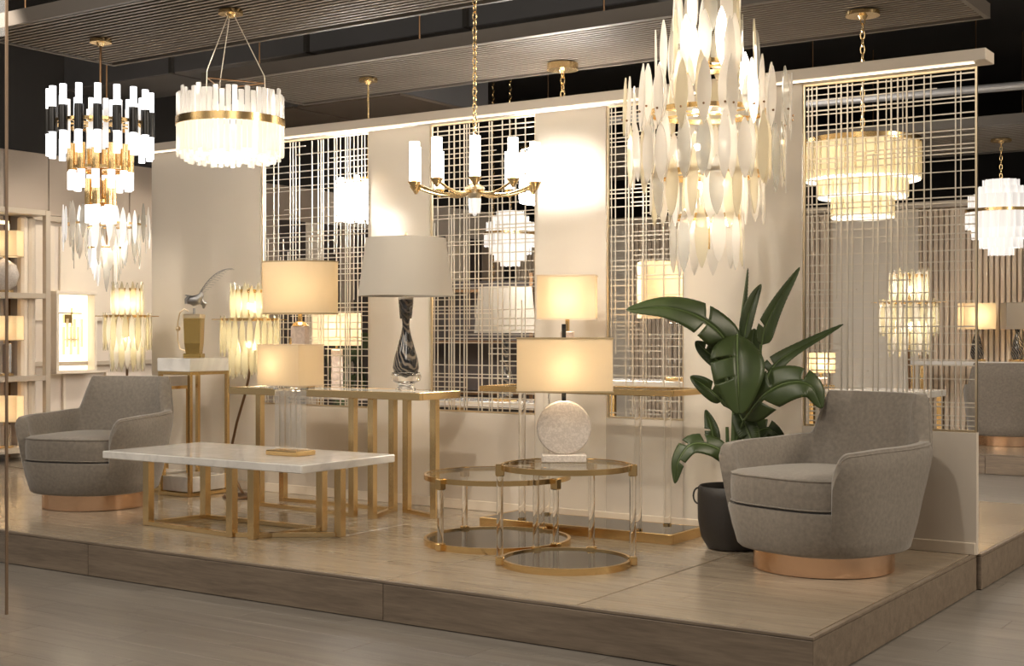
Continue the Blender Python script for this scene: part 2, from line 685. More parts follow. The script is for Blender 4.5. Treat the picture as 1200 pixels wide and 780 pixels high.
# ------------------------------------------------------------------ partition wall with lattice screens
wb = struct_empty('wall_back')
SOL = [(-7.78, -6.665), (-5.69, -5.186), (-4.385, -3.894), (-3.392, -2.691)]
SCR = [(-6.665, -5.69), (-5.186, -4.385), (-3.894, -3.392), (-2.691, -1.782)]
BZ0, BZ1 = 2.605, 2.675
LOWZ = .785
for a, b in SOL:
    obj('wall_panel', MB().box(((a + b) / 2, WY + .02, (PZ + BZ0) / 2), (b - a - .002, .04, BZ0 - PZ)), WALLP, wb)
for a, b in SCR:
    obj('low_wall_panel', MB().box(((a + b) / 2, WY + .02, (PZ + LOWZ) / 2), (b - a - .002, .04, LOWZ - PZ)), WALLS, wb)
tr = struct_empty('trim_1')
obj('beam_cap', MB().box((-4.79, 6.81, (BZ0 + BZ1) / 2 + .006), (6.14, .16, BZ1 - BZ0 - .012), bev=.003), BEAM, tr)
obj('light_strip', MB().box((-4.79, 6.745, BZ0 + .004), (6.02, .022, .006)), emit('warm_led_strip', (1, .88, .7), 1.5), tr)
bs = struct_empty('baseboard_back')
obj('skirting', MB().box((-4.78, WY - .008, PZ + .03), (5.99, .014, .06), bev=.003), CREAMW, bs)

scr_names = ['leftmost wire lattice screen between white wall panels, behind the cream rectangular lampshade',
             'wire lattice screen behind the candle chandelier and the grey lampshade',
             'narrow wire lattice screen left of the big plate chandelier, above the acrylic console',
             'rightmost wire lattice screen at the end of the partition, behind the right armchair']
vbar = MB().box((0, 0, .5), (1, 1, 1)).mesh('vertical_wire')
hbar = MB().box((0, 0, 0), (1, 1, 1)).mesh('horizontal_wire')
for si, (a, b) in enumerate(SCR):
    rnd = random.Random(20 + si)
    W, H = b - a, BZ0 - LOWZ
    t = thing('lattice_screen', scr_names[si], 'screen', ((a + b) / 2, WY + .02, LOWZ), 0, 'wire lattice screens in the partition')
    fr = MB()
    for sx in (-1, 1):
        fr.box((sx * (W / 2 - .006), 0, H / 2), (.010, .016, H - .002))
    fr.box((0, 0, .006), (W - .026, .016, .010)).box((0, 0, H - .007), (W - .026, .016, .010))
    obj('frame', fr, GOLD_PALE, t)
    x = -W / 2 + .03
    while x < W / 2 - .03:
        ln = H - .03
        z0 = .012
        if rnd.random() < .3:
            ln *= rnd.uniform(.35, .8)
            if rnd.random() < .5:
                z0 = H - .015 - ln
        link_mesh('vertical_wire', vbar, LATTICE, t, (x, -.004, z0), (0, 0, 0), (rnd.choice((.005, .006, .008)), .005, ln))
        x += rnd.choice((.020, .026, .034, .044, .055, .068))
    z = .03
    while z < H - .025:
        ln = W - .03
        xo = 0
        if rnd.random() < .35:
            ln2 = ln * rnd.uniform(.3, .8)
            xo = rnd.choice((-1, 1)) * (ln - ln2) / 2
            ln = ln2
        link_mesh('horizontal_wire', hbar, LATTICE, t, (xo, .003, z), (0, 0, 0), (ln, .005, rnd.choice((.005, .006, .007))))
        z += rnd.choice((.022, .028, .034, .044, .056))

# ------------------------------------------------------------------ ceiling, ducts, slatted panels
ce = obj('ceiling', MB().box((-4, 9, 4.45), (26, 26, .1)), CEIL)
structure(ce)
wf = structure(obj('wall_far', MB().box((-4, 21.9, 2.2), (26, .2, 4.4)), DARKV))


def slat_panel(label, x0, y0, x1, y1, pitch=.05, back_top=4.4):
    t = thing('slatted_ceiling_panel', label, 'ceiling panel', ((x0 + x1) / 2, (y0 + y1) / 2, CZ))
    W, D = x1 - x0, y1 - y0
    fr = MB()
    for s in (-1, 1):
        fr.box((s * (W / 2 - .015), 0, .04), (.03, D, .09))
        fr.box((0, s * (D / 2 - .015), .04), (W - .062, .03, .09))
    obj('frame', fr, SLAT_F, t)
    obj('backing', MB().box((0, 0, .075), (W - .064, D - .064, .012)), plain('slat_backing', (.02, .017, .014), .9), t)
    n = int((D - .1) / pitch)
    me = MB().box((0, 0, 0), (W - .064, pitch * .46, .05)).mesh('slat')
    for i in range(n):
        link_mesh('slat', me, SLAT, t, (0, -D / 2 + .055 + (i + .5) * (D - .11) / n, .03))
    for sx in (-.4, -.13, .13, .4):
        for sy in (-.45, .45):
            obj('hanger_rod', MB().cyl((sx * W, sy * D, .08), (sx * W, sy * D, (4.4 if sy < 0 else back_top) - CZ), .006, n=6), BRONZE, t)
    return t


slat_panel('front slatted ceiling panel at upper left, above the crystal ring chandelier', -7.66, 5.15, -2.1, 6.35)
slat_panel('slatted ceiling panel over the partition beam, running to the right', -7.66, 7.18, -2.1, 8.32, back_top=3.5)
slat_panel('far slatted ceiling panel above the layered white chandelier at the right edge', -8.6, 12.6, -2.75, 14.6, .09)

dk = thing('air_duct', 'long blue-grey air duct running under the black ceiling behind the front slatted panel', 'duct', (-8, 8.3, 3.5))
for i in range(7):
    x0 = -7 + i * 1.55
    obj('duct_section', MB().box((x0 + .77, 0, .25), (1.52, .75, .5), bev=.008), DUCT, dk)
    obj('flange', MB().box((x0, 0, .25), (.035, .82, .50)), DARKV, dk)
    obj('hanger_rod', MB().cyl((x0, 0, .5), (x0, 0, .9), .01, n=6), DARKV, dk)
dk2 = thing('air_duct', 'brown duct box hanging under the ceiling at upper left, past the tube chandelier', 'duct', (-10.9, 10.2, 3.45))
for i in range(4):
    obj('duct_section', MB().box((i * 1.3 - 1.2, 0, .35), (1.25, 1.4, .7), bev=.01), DUCT, dk2)
    obj('soffit', MB().box((i * 1.3 - 1.2, 0, -.012), (1.25, 1.4, .02)), DUCT_B, dk2)
    obj('hanger_rod', MB().cyl((i * 1.3 - 1.2, 0, .7), (i * 1.3 - 1.2, 0, .95), .01, n=6), DARKV, dk2)
dk3 = thing('air_duct', 'dark duct running away from the partition end under the ceiling at right', 'duct', (-1.1, 13.3, 3.55))
for i in range(4):
    obj('duct_section', MB().box((0, i * 1.6 - 2.4, .2), (1.0, 1.58, .4), bev=.008), DUCT, dk3)
    obj('hanger_rod', MB().cyl((0, i * 1.6 - 2.4, .4), (0, i * 1.6 - 2.4, .85), .01, n=6), DARKV, dk3)
pp = thing('ceiling_pipe', 'grey pipe crossing under the black ceiling beyond the partition end', 'pipe', (-3, 11.2, 3.32))
obj('pipe_run', MB().cyl((-4, 0, 0), (4, .6, 0), .035, n=12), plain('grey_pipe', (.30, .30, .31), .4, .6), pp)

# ------------------------------------------------------------------ shop's left wall with cladding, light box and shelving
wl = struct_empty('wall_left')
WX = -10.22
obj('wall_base', MB().box((WX - .10, 9.6, 1.445), (.16, 11, 2.89)), PLASTER, wl)
obj('upper_wall', MB().box((WX - .10, 11.0, 3.645), (.16, 22, 1.5)), CEIL, wl)
for i in range(14):
    y = 5.2 + i * .46
    obj('cladding_panel', MB().box((WX, y, 2.615), (.03, .45, .55), bev=.003), TAUPE, wl)
obj('top_rail', MB().box((WX + .012, 8.4, 2.31), (.05, 6.6, .05), bev=.004), TAUPE_D, wl)
for i in range(8):
    y = 6.9 + i * .62
    if i % 2 == 0:
        mo = MB()
        for (dy, dz, sy, sz) in ((0, .3, .5, .02), (0, -.3, .5, .02), (-.24, 0, .02, .6), (.24, 0, .02, .6)):
            mo.box((WX + .0, y + dy, .62 + dz), (.03, sy, sz))
        obj('wainscot_moulding', mo, CREAMW, wl)
    obj('upper_panel', MB().box((WX - .005, y, 1.82), (.025, .56, .86), bev=.004), CREAMW, wl)
obj('wainscot_rail', MB().box((WX + .01, 8.4, 1.0), (.045, 6.6, .04), bev=.004), TAUPE_D, wl)
structure(obj('baseboard_left', MB().box((WX + .0, 8.4, PZ + .06), (.04, 6.6, .12), bev=.004), CREAMW))

rnd = random.Random(9)
y = 9.75
k = 0
while y < 14.7:
    wd = rnd.choice((.22, .3, .42, .5))
    obj('wall_board', MB().box((WX + .02, y + wd / 2, 1.36), (.05, wd - .01, 2.3), bev=.004), (DARKBOARD, TAUPE, DARKBOARD, CREAMW)[k % 4], wl)
    y += wd
    k += 1

# light box
lb = thing('light_box', 'glowing framed light box with a gold sconce on the left wall, behind the left armchair', 'light box', (WX + .02, 7.95, .91))
bx = MB()
for (dy, dz, sy, sz) in ((0, .015, .45, .03), (0, .735, .45, .03), (-.21, .375, .03, .69), (.21, .375, .03, .69)):
    bx.box((.05, dy, dz), (.12, sy, sz), bev=.004)
obj('frame', bx, CREAMW, lb)
obj('lit_panel', MB().box((.0, 0, .375), (.015, .385, .685)), BOXLIT, lb)
sc = MB().box((.03, -.02, .55), (.02, .26, .012)).box((.03, -.05, .50), (.03, .08, .08)).box((.03, 0, .31), (.02, .14, .012)).cyl((.03, 0, .28), (.03, 0, .60), .008, n=8)
obj('sconce_bracket', sc, GOLD, lb)
for i in range(6):
    obj('sconce_glass', MB().box((.045, -.10 + i * .04, .30 + .07 * (i % 2)), (.012, .026, .26)), PLATE_A, lb)

# shelving unit
sh = thing('shelving_unit', 'taupe open shelving unit at the left edge holding three lamps', 'shelf', (-9.98, 7.18, PZ))
su = MB()
for y in (-.42, .25):
    obj('upright', MB().box((.14, y, 1.08), (.05, .05, 2.16), bev=.003), TAUPE_D, sh)
for y in (.06,):
    obj('upright', MB().box((-.145, y, 1.08), (.04, .04, 2.12), bev=.003), BRONZE, sh)
for z in (.10, .71, 1.42, 2.14):
    obj('shelf_board', MB().box((0, -.0875, z), (.32, .725, .045), bev=.003), TAUPE_D, sh)
obj('back_panel', MB().box((-.172, -.0875, 1.1), (.012, .725, 2.1)), TAUPE, sh)
for k in range(2):
    obj('fluted_pilaster', MB().box((.0, .11 + k * .075, 1.1), (.09, .07, 2.02), bev=.02), CREAMW, sh)
obj('gold_bracket', MB().box((.05, -.20, 2.04), (.02, .26, .03)).box((.05, -.08, 1.93), (.02, .03, .2)), emit('emissive_gold_bracket', (1, .8, .35), 1.2), sh)  # bright look of the bracket is put into its emission


# ------------------------------------------------------------------ lamps
def box_shade(mb_w, mb_d, h, z0, t=.004):
    m = MB()
    W, D = mb_w / 2, mb_d / 2
    pts = [(-W, -D), (W, -D), (W, D), (-W, D)]
    outer = pts
    inner = [(-W + t, -D + t), (W - t, -D + t), (W - t, D - t), (-W + t, D - t)]
    vs, fs = [], []
    for ring, z in ((outer, z0), (outer, z0 + h), (inner, z0 + h), (inner, z0)):
        vs += [(x, y, z) for x, y in ring]
    for i in range(4):
        for k in range(4):
            i2, k2 = (i + 1) % 4, (k + 1) % 4
            fs.append((i * 4 + k, i * 4 + k2, i2 * 4 + k2, i2 * 4 + k))
    return m.add(vs, fs)


def rim_box(w_, d_, z, t=.007):
    m = MB()
    for s in (-1, 1):
        m.box((0, s * d_ / 2, z), (w_ + t, t, t)).box((s * w_ / 2, 0, z), (t, d_ - t, t))
    return m


def round_shade(r0, r1, h, z0, sy=1.0, t=.004, n=48):
    return MB().lathe([(r0, z0), (r1, z0 + h), (r1 - t, z0 + h), (r0 - t, z0)], n, (0, 0, 0), 1, sy, closed=True)


TRIM = plain('gold_shade_trim', (.42, .32, .18), .5)

# lamp with stone disc on the front round table
t = thing('table_lamp', 'lamp with round speckled stone disc body and cream shade on the front round table', 'lamp', (-3.40, 5.53, .658), TH)
obj('base', MB().box((0, 0, .018), (.215, .10, .036), bev=.004), STONE, t)
disc = MB()
prof = [(0.0001, -.022), (.11, -.022), (.126, -.018), (.132, -.008), (.132, .008), (.126, .018), (.11, .022), (.0001, .022)]
vs = MB().lathe(prof, 48)
disc.add([(v[0], v[2], v[1] + .036 + .128) for v in vs.v], [tuple(reversed(f)) for f in vs.f])
obj('stone_disc', disc, STONE, t, True)
obj('neck', MB().cyl((0, 0, .293), (0, 0, .335), .011, n=12), BLACKM, t)
sd = obj('lamp_shade', box_shade(.455, .26, .262, .338), SHADE, t)
obj('shade_trim', rim_box(.455, .26, .342).add(*(lambda q: (q.v, q.f))(rim_box(.455, .26, .597))), TRIM, sd)
obj('shade_spider', MB().box((0, 0, .585), (.45, .008, .005)).cyl((0, 0, .335), (0, 0, .60), .005, n=8), GOLD, t)
obj('finial', MB().cyl((0, 0, .598), (0, 0, .665), .011, n=12), BLACKM, t)
obj('bulb', MB().sphere((0, 0, .47), .03), BULB, t, True)
lamp_light(t, (.0, -.05, .45), 2.6, r=.025)

# lamp on the acrylic console
t = thing('table_lamp', 'lamp with pinkish alabaster block body and cream rectangular shade on the acrylic console', 'lamp', (-3.93, 6.43, .985), TH * .8)
obj('base', MB().box((0, 0, .012), (.13, .10, .024), bev=.003), GOLD_SOFT, t)
obj('body', MB().box((0, 0, .165), (.075, .075, .28), bev=.006), ALAB, t)
obj('neck', MB().cyl((0, 0, .305), (0, 0, .375), .012, n=12), GOLD, t)
sd = obj('lamp_shade', box_shade(.325, .22, .245, .372), SHADE, t)
obj('shade_trim', rim_box(.325, .22, .374).add(*(lambda q: (q.v, q.f))(rim_box(.325, .22, .615))), CREAM_METAL, sd)
obj('bulb', MB().sphere((0, 0, .48), .028), BULB, t, True)
lamp_light(t, (0, 0, .47), 2.2, r=.06)

# crystal column lamp on the marble coffee table
t = thing('table_lamp', 'lamp with clear crystal columns and cream box shade on the marble coffee table', 'lamp', (-5.03, 5.36, .622), 0)
obj('base', MB().box((0, 0, .013), (.23, .15, .026), bev=.004), GOLD, t)
for x in (-.09, -.045, 0, .045, .09):
    obj('crystal_column', MB().box((x * .9, 0, .19), (.034, .05, .325), bev=.006), CLEARBLOCK, t)
obj('cap', MB().box((0, 0, .358), (.20, .07, .012), bev=.002), ACRYL, t)
obj('neck', MB().cyl((0, 0, .365), (0, 0, .43), .012, n=12), CRYSTAL, t)
sd = obj('lamp_shade', box_shade(.30, .20, .222, .375), SHADE, t)
obj('shade_trim', rim_box(.30, .20, .377, .005).add(*(lambda q: (q.v, q.f))(rim_box(.30, .20, .595, .005))), CREAM_METAL, sd)
obj('finial', MB().cyl((0, 0, .59), (0, 0, .63), .006, n=8), GOLD, t)
obj('bulb', MB().sphere((0, 0, .49), .026), BULB, t, True)
lamp_light(t, (-.06, -.03, .49), 1.5, r=.025)

# wide shade lamp on the brass console
t = thing('table_lamp', 'lamp with wide plain cream shade and square stone column, left on the brass console', 'lamp', (-5.83, 6.30, .935), TH * .7)
obj('base', MB().box((0, 0, .015), (.16, .12, .03), bev=.003), GOLD_SOFT, t)
obj('body', MB().box((0, 0, .21), (.095, .095, .36), bev=.006), ALAB, t)
obj('neck', MB().lathe([(.055, .39), (.04, .41), (.015, .42), (.012, .49)], 20), GOLD, t, True)
sd = obj('lamp_shade', MB().lathe([(1, .465), (1, .795), (.985, .795), (.985, .465)], 56, (0, 0, 0), .245, .15, closed=True), SHADE, t, True)
tm = MB()
for z in (.467, .793):
    tm.lathe([(1.0, z - .004), (1.012, z - .004), (1.012, z + .004), (1.0, z + .004)], 56, (0, 0, 0), .245, .15, closed=True)
obj('shade_trim', tm, TRIM, sd)
obj('bulb', MB().sphere((0, 0, .62), .03), BULB, t, True)
lamp_light(t, (0, 0, .62), 1.9, r=.08)

# big grey lamp
t = thing('table_lamp', 'tall lamp with swirled smoke glass body and large unlit grey shade on the brass console', 'lamp', (-4.98, 6.30, .935), 0)
obj('clear_foot', MB().lathe([(.055, 0), (.062, .008), (.05, .025), (.045, .04), (.085, .06), (.092, .085), (.085, .11), (.06, .115), (.05, .095), (.0001, .08)], 32), CRYSTAL, t, True)
obj('glass_body', MB().lathe([(.0001, .085), (.045, .088), (.072, .11), (.079, .14), (.072, .19), (.052, .26), (.032, .33), (.022, .38), (.022, .41), (.03, .46), (.034, .52), (.03, .545), (.0001, .55)], 36), SWIRL, t, True)
obj('clear_collar', MB().lathe([(.036, .43), (.042, .50), (.046, .56), (.0001, .565)], 28), CRYSTAL, t, True)
obj('lamp_shade', round_shade(.285, .238, .345, .565, n=64), SHADE_G, t, True)
obj('finial', MB().lathe([(.006, .90), (.006, .925), (.012, .93), (.001, .95)], 10), GOLD_PALE, t, True)

# shelf lamps
for z, hs, body, lbl in ((1.445, .22, 'stone', 'lamp with round stone body on the top shelf at the left edge'),
                         (.735, .21, 'glass', 'lamp with glass block body on the middle shelf at the left edge'),
                         (.125, .22, 'tube', 'lamp with thin glass rods on the lowest shelf at the left edge')):
    t = thing('shelf_lamp', lbl, 'lamp', (-9.91, 7.06, PZ + z), .55)
    bh = .30 if body != 'tube' else .22
    obj('base', MB().box((0, 0, .01), (.12, .09, .02), bev=.002), GOLD_SOFT, t)
    if body == 'stone':
        obj('body', MB().lathe([(.05, .02), (.10, .06), (.125, .15), (.10, .23), (.04, .27), (.01, .29)], 24, (0, 0, 0), 1, .6), STONE, t, True)
    elif body == 'glass':
        obj('body', MB().box((0, 0, .15), (.10, .07, .26), bev=.01), CRYSTAL, t)
    else:
        for i in range(4):
            obj('glass_rod', MB().cyl((-.045 + i * .03, 0, .02), (-.045 + i * .03, 0, .20), .011, n=10), CRYSTAL, t)
    obj('neck', MB().cyl((0, 0, bh - .03), (0, 0, bh + .06), .01, n=10), GOLD, t)
    sd = obj('lamp_shade', box_shade(.27, .15, hs, bh), SHADE, t)
    obj('shade_trim', rim_box(.27, .15, bh + .003, .006), TRIM, sd)
    lamp_light(t, (0, 0, bh + .1), 2.0 if body != 'tube' else 2.6, r=.03)


# ------------------------------------------------------------------ armchairs
def sgnpow(c, e):
    return math.copysign(abs(c) ** e, c)


def smooth(a, b, x):
    t = max(0.0, min(1.0, (x - a) / (b - a)))
    return t * t * (3 - 2 * t)


def chair_plan(a, s, z, n=None):
    """outer plan point at angle a (0 = right, 90 = back); rounder and smaller near the floor"""
    k = max(0.0, min(1.0, (z - .1) / .42))
    e = 2.0 / (2.5 + 1.5 * k)
    R = (.372 + .036 * k)
    ca, sa = math.cos(a), math.sin(a)
    x = R * sgnpow(ca, e) * s
    y = (R + .005) * sgnpow(sa, e) * s
    back = max(0.0, sa)
    y += back ** 1.5 * max(0, z - .32) * .16
    x *= 1 - .30 * max(0, z - .57) * smooth(.3, .7, back)
    return Vector((x, y, z))


def make_armchair(name, label, loc, rz):
    t = thing(name, label, 'armchair', loc, rz, 'grey swivel armchairs')
    obj('plinth', MB().lathe([(.318, .0), (.325, .004), (.325, .098), (.318, .103)], 56), ROSE, t, True)
    n = 64
    rings = []
    for z, s in ((.098, .90), (.102, .955), (.115, .985), (.2, .995), (.285, .998), (.302, .985), (.306, .9)):
        rings.append([chair_plan(2 * PI * i / n, s, z) for i in range(n)])
    obj('seat_base', MB().loft(rings), FABRIC, t, True)
    # shell: arms and back in one sweep
    N, a0, a1 = 120, math.radians(-47), math.radians(227)
    rows = []
    for i in range(N + 1):
        a = a0 + (a1 - a0) * i / N
        sa = math.sin(a)
        deg = math.degrees(a)
        dd = min(deg, 180 - deg)                       # -47 at the tips, 90 in the middle of the back
        h = .560 + .025 * smooth(-40, 40, dd) + (.80 - .585) * smooth(38, 53, dd)
        tip = (dd + 47)
        if tip < 20:
            h = .30 + (h - .30) * math.sqrt(max(0, 1 - (1 - tip / 20.0) ** 2.6) * .72 + .28)
        th = .072 + .022 * smooth(20, 70, dd)
        row = []
        for q in (.02, .2, .4, .6, .8, .93):
            z = .13 + (h - .13) * q
            p = chair_plan(a, 1.0, z)
            if q == .02:
                p = chair_plan(a, .985, z)
            row.append(p)
        o = chair_plan(a, 1.0, h)
        inn = Vector((o.x, o.y, 0)).normalized()
        row.append(Vector((o.x, o.y, h)) - inn * th * .22 + Vector((0, 0, .012)))
        row.append(Vector((o.x, o.y, h)) - inn * th * .78 + Vector((0, 0, .012)))
        for q in (.93, .75, .5, .25, .0):
            z = .26 + (h - .26) * q
            p = chair_plan(a, 1.0, max(z, .3))
            p.z = z
            k = Vector((p.x, p.y, 0)).normalized()
            row.append(p - k * (th + (1 - q) * .03))
        rows.append(row)
    m = len(rows[0])
    vs = [p for r in rows for p in r]
    fs = []
    for i in range(N):
        for j in range(m - 1):
            fs.append((i * m + j, (i + 1) * m + j, (i + 1) * m + j + 1, i * m + j + 1))
    fs.append(tuple(range(m)))
    fs.append(tuple(reversed(range(N * m, N * m + m))))
    obj('backrest_shell', MB().add(vs, fs), FABRIC, t, True)
    # seat cushion
    nn = 72

    def cush(s, z):
        out = []
        for i in range(nn):
            a = 2 * PI * i / nn
            e = 2 / 3.1
            x = .325 * sgnpow(math.cos(a), e)
            y = .36 * sgnpow(math.sin(a), e)
            if y < 0:
                y = y * 1.06
                x *= 1 + .15 * smooth(.15, .36, -y)
            else:
                y *= .86
            out.append(Vector((x * s, (y - .01) * s, z)))
        return out
    rings = [cush(.96, .308), cush(.992, .318), cush(1, .345), cush(1.003, .39), cush(.998, .435), cush(.985, .449), cush(.93, .457), cush(.6, .468), cush(.2, .471)]
    cu = obj('seat_cushion', MB().loft(rings), FABRIC, t, True)
    obj('piping', MB().tube(cush(.994, .445), .004, 6, closed=True).tube(cush(1.0, .317), .0035, 6, closed=True), FABRIC, cu, True)
    # piping along the top edge of the shell
    obj('edge_piping', MB().tube([r[5].lerp(r[6], .7) for r in rows[3:-3]], .004, 6), FABRIC, t, True)
    return t


arm = make_armchair('swivel_armchair', 'grey velvet swivel armchair on a copper plinth at right, beside the potted plant', (-2.29, 6.05, PZ), math.radians(-18))
dup(arm, (-6.98, 5.64, PZ), math.radians(18), 'grey velvet swivel armchair on a copper plinth at left, beside the marble coffee table')
dup(arm, (-3.30, 13.75, PZ), math.radians(190), 'distant brown-grey armchair past the right end of the partition, on the far platform')

# ------------------------------------------------------------------ coffee table
t = thing('coffee_table', 'long low coffee table with white marble top and crossing brass legs', 'table', (-5.33, 5.33, PZ))
X, Y = -5.33, 5.33
obj('marble_top', MB().box((0, 0, .42), (1.50, .74, .042), bev=.004), MARBLE, t)
legs = [(-.68, -.10), (.05, -.16), (.20, -.15), (.30, .28), (.53, .17), (-.62, .28)]
for lx, ly in legs:
    obj('leg', MB().box((lx, ly, .2), (.046, .046, .398), bev=.002), GOLD_SOFT, t)
for a, b in ((0, 1), (1, 4), (2, 3), (5, 3), (5, 0)):
    p0, p1 = Vector((*legs[a], .012)), Vector((*legs[b], .012))
    d = (p1 - p0).normalized() * .022
    obj('floor_bar', MB().bar(p0 + d, p1 - d, .036, .022), GOLD_SOFT, t)
for a, b in ((0, 1), (1, 4), (2, 3)):
    p0, p1 = Vector((*legs[a], .386)), Vector((*legs[b], .386))
    d = (p1 - p0).normalized() * .022
    obj('top_bar', MB().bar(p0 + d, p1 - d, .03, .022), GOLD_SOFT, t)

# ------------------------------------------------------------------ brass console
t = thing('console_table', 'tall narrow brass console table with crossing legs, behind the coffee table', 'table', (-5.50, 6.31, PZ))
for sy in (-1, 1):
    obj('top_rail', MB().box((0, sy * .185, .733), (1.54, .03, .044), bev=.002), GOLD_SOFT, t)
for sx in (-1, 1):
    obj('top_rail', MB().box((sx * .755, 0, .733), (.03, .34, .044), bev=.002), GOLD_SOFT, t)
obj('glass_top', MB().box((0, 0, .7475), (1.478, .338, .012)), MARBLE, t)
legs = [(.39, -.165), (.69, .05), (.39, .165), (.28, .165), (.24, -.165), (-.59, -.1), (-.64, .165)]
for lx, ly in legs:
    obj('leg', MB().box((lx, ly, .355), (.042, .042, .71), bev=.002), GOLD_SOFT, t)
for a, b in ((0, 3), (2, 1), (4, 5), (3, 6)):
    p0, p1 = Vector((*legs[a], .012)), Vector((*legs[b], .012))
    d = (p1 - p0).normalized() * .02
    obj('floor_bar', MB().bar(p0 + d, p1 - d, .034, .022), GOLD_SOFT, t)


# ------------------------------------------------------------------ nested round tables
def round_table(label, loc, R, H, angles):
    t = thing('round_table', label, 'table', loc, 0, 'nested round brass and acrylic tables')
    obj('lower_shelf', MB().lathe([(.0001, .012), (R - .016, .012), (R - .016, .024), (.0001, .024)], 64), DARKGLASS, t)
    obj('lower_ring', MB().ring(R, .016, .032, 64, (0, 0, .016)), GOLD, t, True)
    obj('upper_ring', MB().ring(R, .014, .026, 64, (0, 0, H - .013)), GOLD, t, True)
    obj('glass_top', MB().lathe([(.0001, H - .010), (R - .015, H - .010), (R - .015, H - .002), (.0001, H - .002)], 64), TABLEGLASS, t)
    for deg in angles:
        a = math.radians(deg) + TH
        x, y = (R + .004) * math.cos(a), (R + .004) * math.sin(a)
        lg = obj('leg', MB().cyl((x, y, .03), (x, y, H - .03), .016, n=14), ACRYL, t, True)
        obj('leg_clamp', MB().box((x, y, .02), (.042, .042, .04), a, .004), GOLD, lg)
        obj('leg_clamp', MB().box((x, y, H - .028), (.042, .042, .056), a, .004), GOLD, lg)
    return t


round_table('taller round brass table with clear legs and dark lower shelf, in front', (-3.335, 5.445, PZ), .312, .478, (-4, 64, 116, 184))
round_table('lower wider round brass table with clear legs, tucked behind the taller one', (-3.975, 5.80, PZ), .385, .365, (-137, -40, 52, 118))

# ------------------------------------------------------------------ acrylic console
t = thing('acrylic_console', 'narrow console with clear acrylic legs and gold edged black base, behind the round tables', 'table', (-3.79, 6.43, PZ))
obj('base_plate', MB().box((0, 0, .0315), (1.178, .348, .04)), DARKGLASS, t)
be = MB()
for s in (-1, 1):
    be.box((0, s * .182, .026), (1.22, .018, .052), bev=.002).box((s * .602, 0, .026), (.018, .344, .052), bev=.002)
obj('base_edge', be, GOLD, t)
te = MB()
for s in (-1, 1):
    te.box((0, s * .182, .785), (1.22, .022, .032), bev=.002).box((s * .60, 0, .785), (.022, .340, .032), bev=.002)
obj('top_edge', te, GOLD, t)
obj('glass_top', MB().box((0, 0, .793), (1.176, .338, .010)), TABLEGLASS, t)
for lx, ly in ((-.36, -.13), (.38, -.13), (.42, .13), (-.36, .13)):
    lg = obj('leg', MB().cyl((lx, ly, .06), (lx, ly, .765), .020, n=16), ACRYL, t, True)
    obj('leg_collar', MB().cyl((lx, ly, .052), (lx, ly, .06), .024, n=16), GOLD, lg, True)
    obj('leg_collar', MB().cyl((lx, ly, .765), (lx, ly, .787), .024, n=16), GOLD, lg, True)

# ------------------------------------------------------------------ pedestals and the sculpture
def pedestal(label, loc, W, D, H, th=.09):
    t = thing('pedestal', label, 'pedestal', loc)
    obj('marble_top', MB().box((0, 0, H - th / 2), (W, D, th), bev=.003), MARBLE, t)
    obj('marble_base', MB().box((0, 0, .03 + .05), (W - .05, D - .05, .10), bev=.003), MARBLE, t)
    for sx in (-1, 1):
        for sy in (-1, 1):
            obj('leg', MB().box((sx * (W / 2 - .016), sy * (D / 2 - .016), (H - th) / 2), (.026, .026, H - th), bev=.002), GOLD, t)
    for z in (.014, H - th - .011):
        for s in (-1, 1):
            obj('rail', MB().box((0, s * (D / 2 - .016), z), (W - .06, .022, .022)), GOLD, t)
            obj('rail', MB().box((s * (W / 2 - .016), 0, z), (.022, D - .06, .022)), GOLD, t)
    return t


pedestal('tall pedestal with white marble top and slim brass legs, holding the golden vase', (-6.93, 6.43, PZ), .32, .37, .93)
pedestal('shorter marble and brass pedestal tucked behind the left armchair', (-7.30, 6.50, PZ), .26, .26, .80, .07)

t = thing('golden_vase', 'rectangular golden glass vase topped by a silver bird with a long plume, on the pedestal', 'vase', (-6.93, 6.43, PZ + .93), .5)
obj('vase_body', MB().box((0, 0, .015), (.125, .095, .03), bev=.004).loft([[Vector((sx * a, sy * b, z)) for sx, sy in ((-1, -1), (1, -1), (1, 1), (-1, 1))] for a, b, z in ((.048, .036, .03), (.055, .042, .1), (.060, .046, .27))]), plain('amber_gold_glass', (.55, .38, .13), .12, .75), t)
obj('rim', MB().box((0, 0, .285), (.13, .10, .03), bev=.006), GOLD_PALE, t)
bird = MB()
bird.tube([(0, 0, .30), (0, 0, .34)], .008, 8)
bird.tube([(-.05, 0, .37), (-.04, 0, .385), (-.01, 0, .39), (.03, 0, .40), (.05, 0, .43), (.055, 0, .455)], [.006, .02, .038, .036, .02, .008], 12)
bird.tube([(-.05, 0, .37), (-.055, 0, .40), (-.035, 0, .425), (-.06, 0, .43)], [.015, .013, .015, .004], 10)
bird.tube([(.03, .02, .40), (.06, .04, .37), (.05, .05, .34)], [.022, .02, .006], 8)
obj('silver_bird', bird, SILVER, t, True)
pl = MB()
path = []
for i in range(15):
    q = i / 14
    path.append(Vector((.03 + .24 * q ** 1.25, 0, .42 + .19 * math.sin(q * PI * .52))))
pl.tube(path, .003, 6)
for i in range(1, 14):
    p = path[i]
    d = (path[i + 1] - path[i - 1]).normalized()
    ln = .05 * math.sin(PI * min(.95, i / 14 + .15))
    for s in (-1, 1):
        tip = p + d * .03 + Vector((.01 * 0, s * .012, s * -.0)) + Vector((d.z, 0, -d.x)) * ln * (1 if s > 0 else .45)
        pl.bar(p, tip, .010, .002)
obj('plume', pl, SILVER, t)
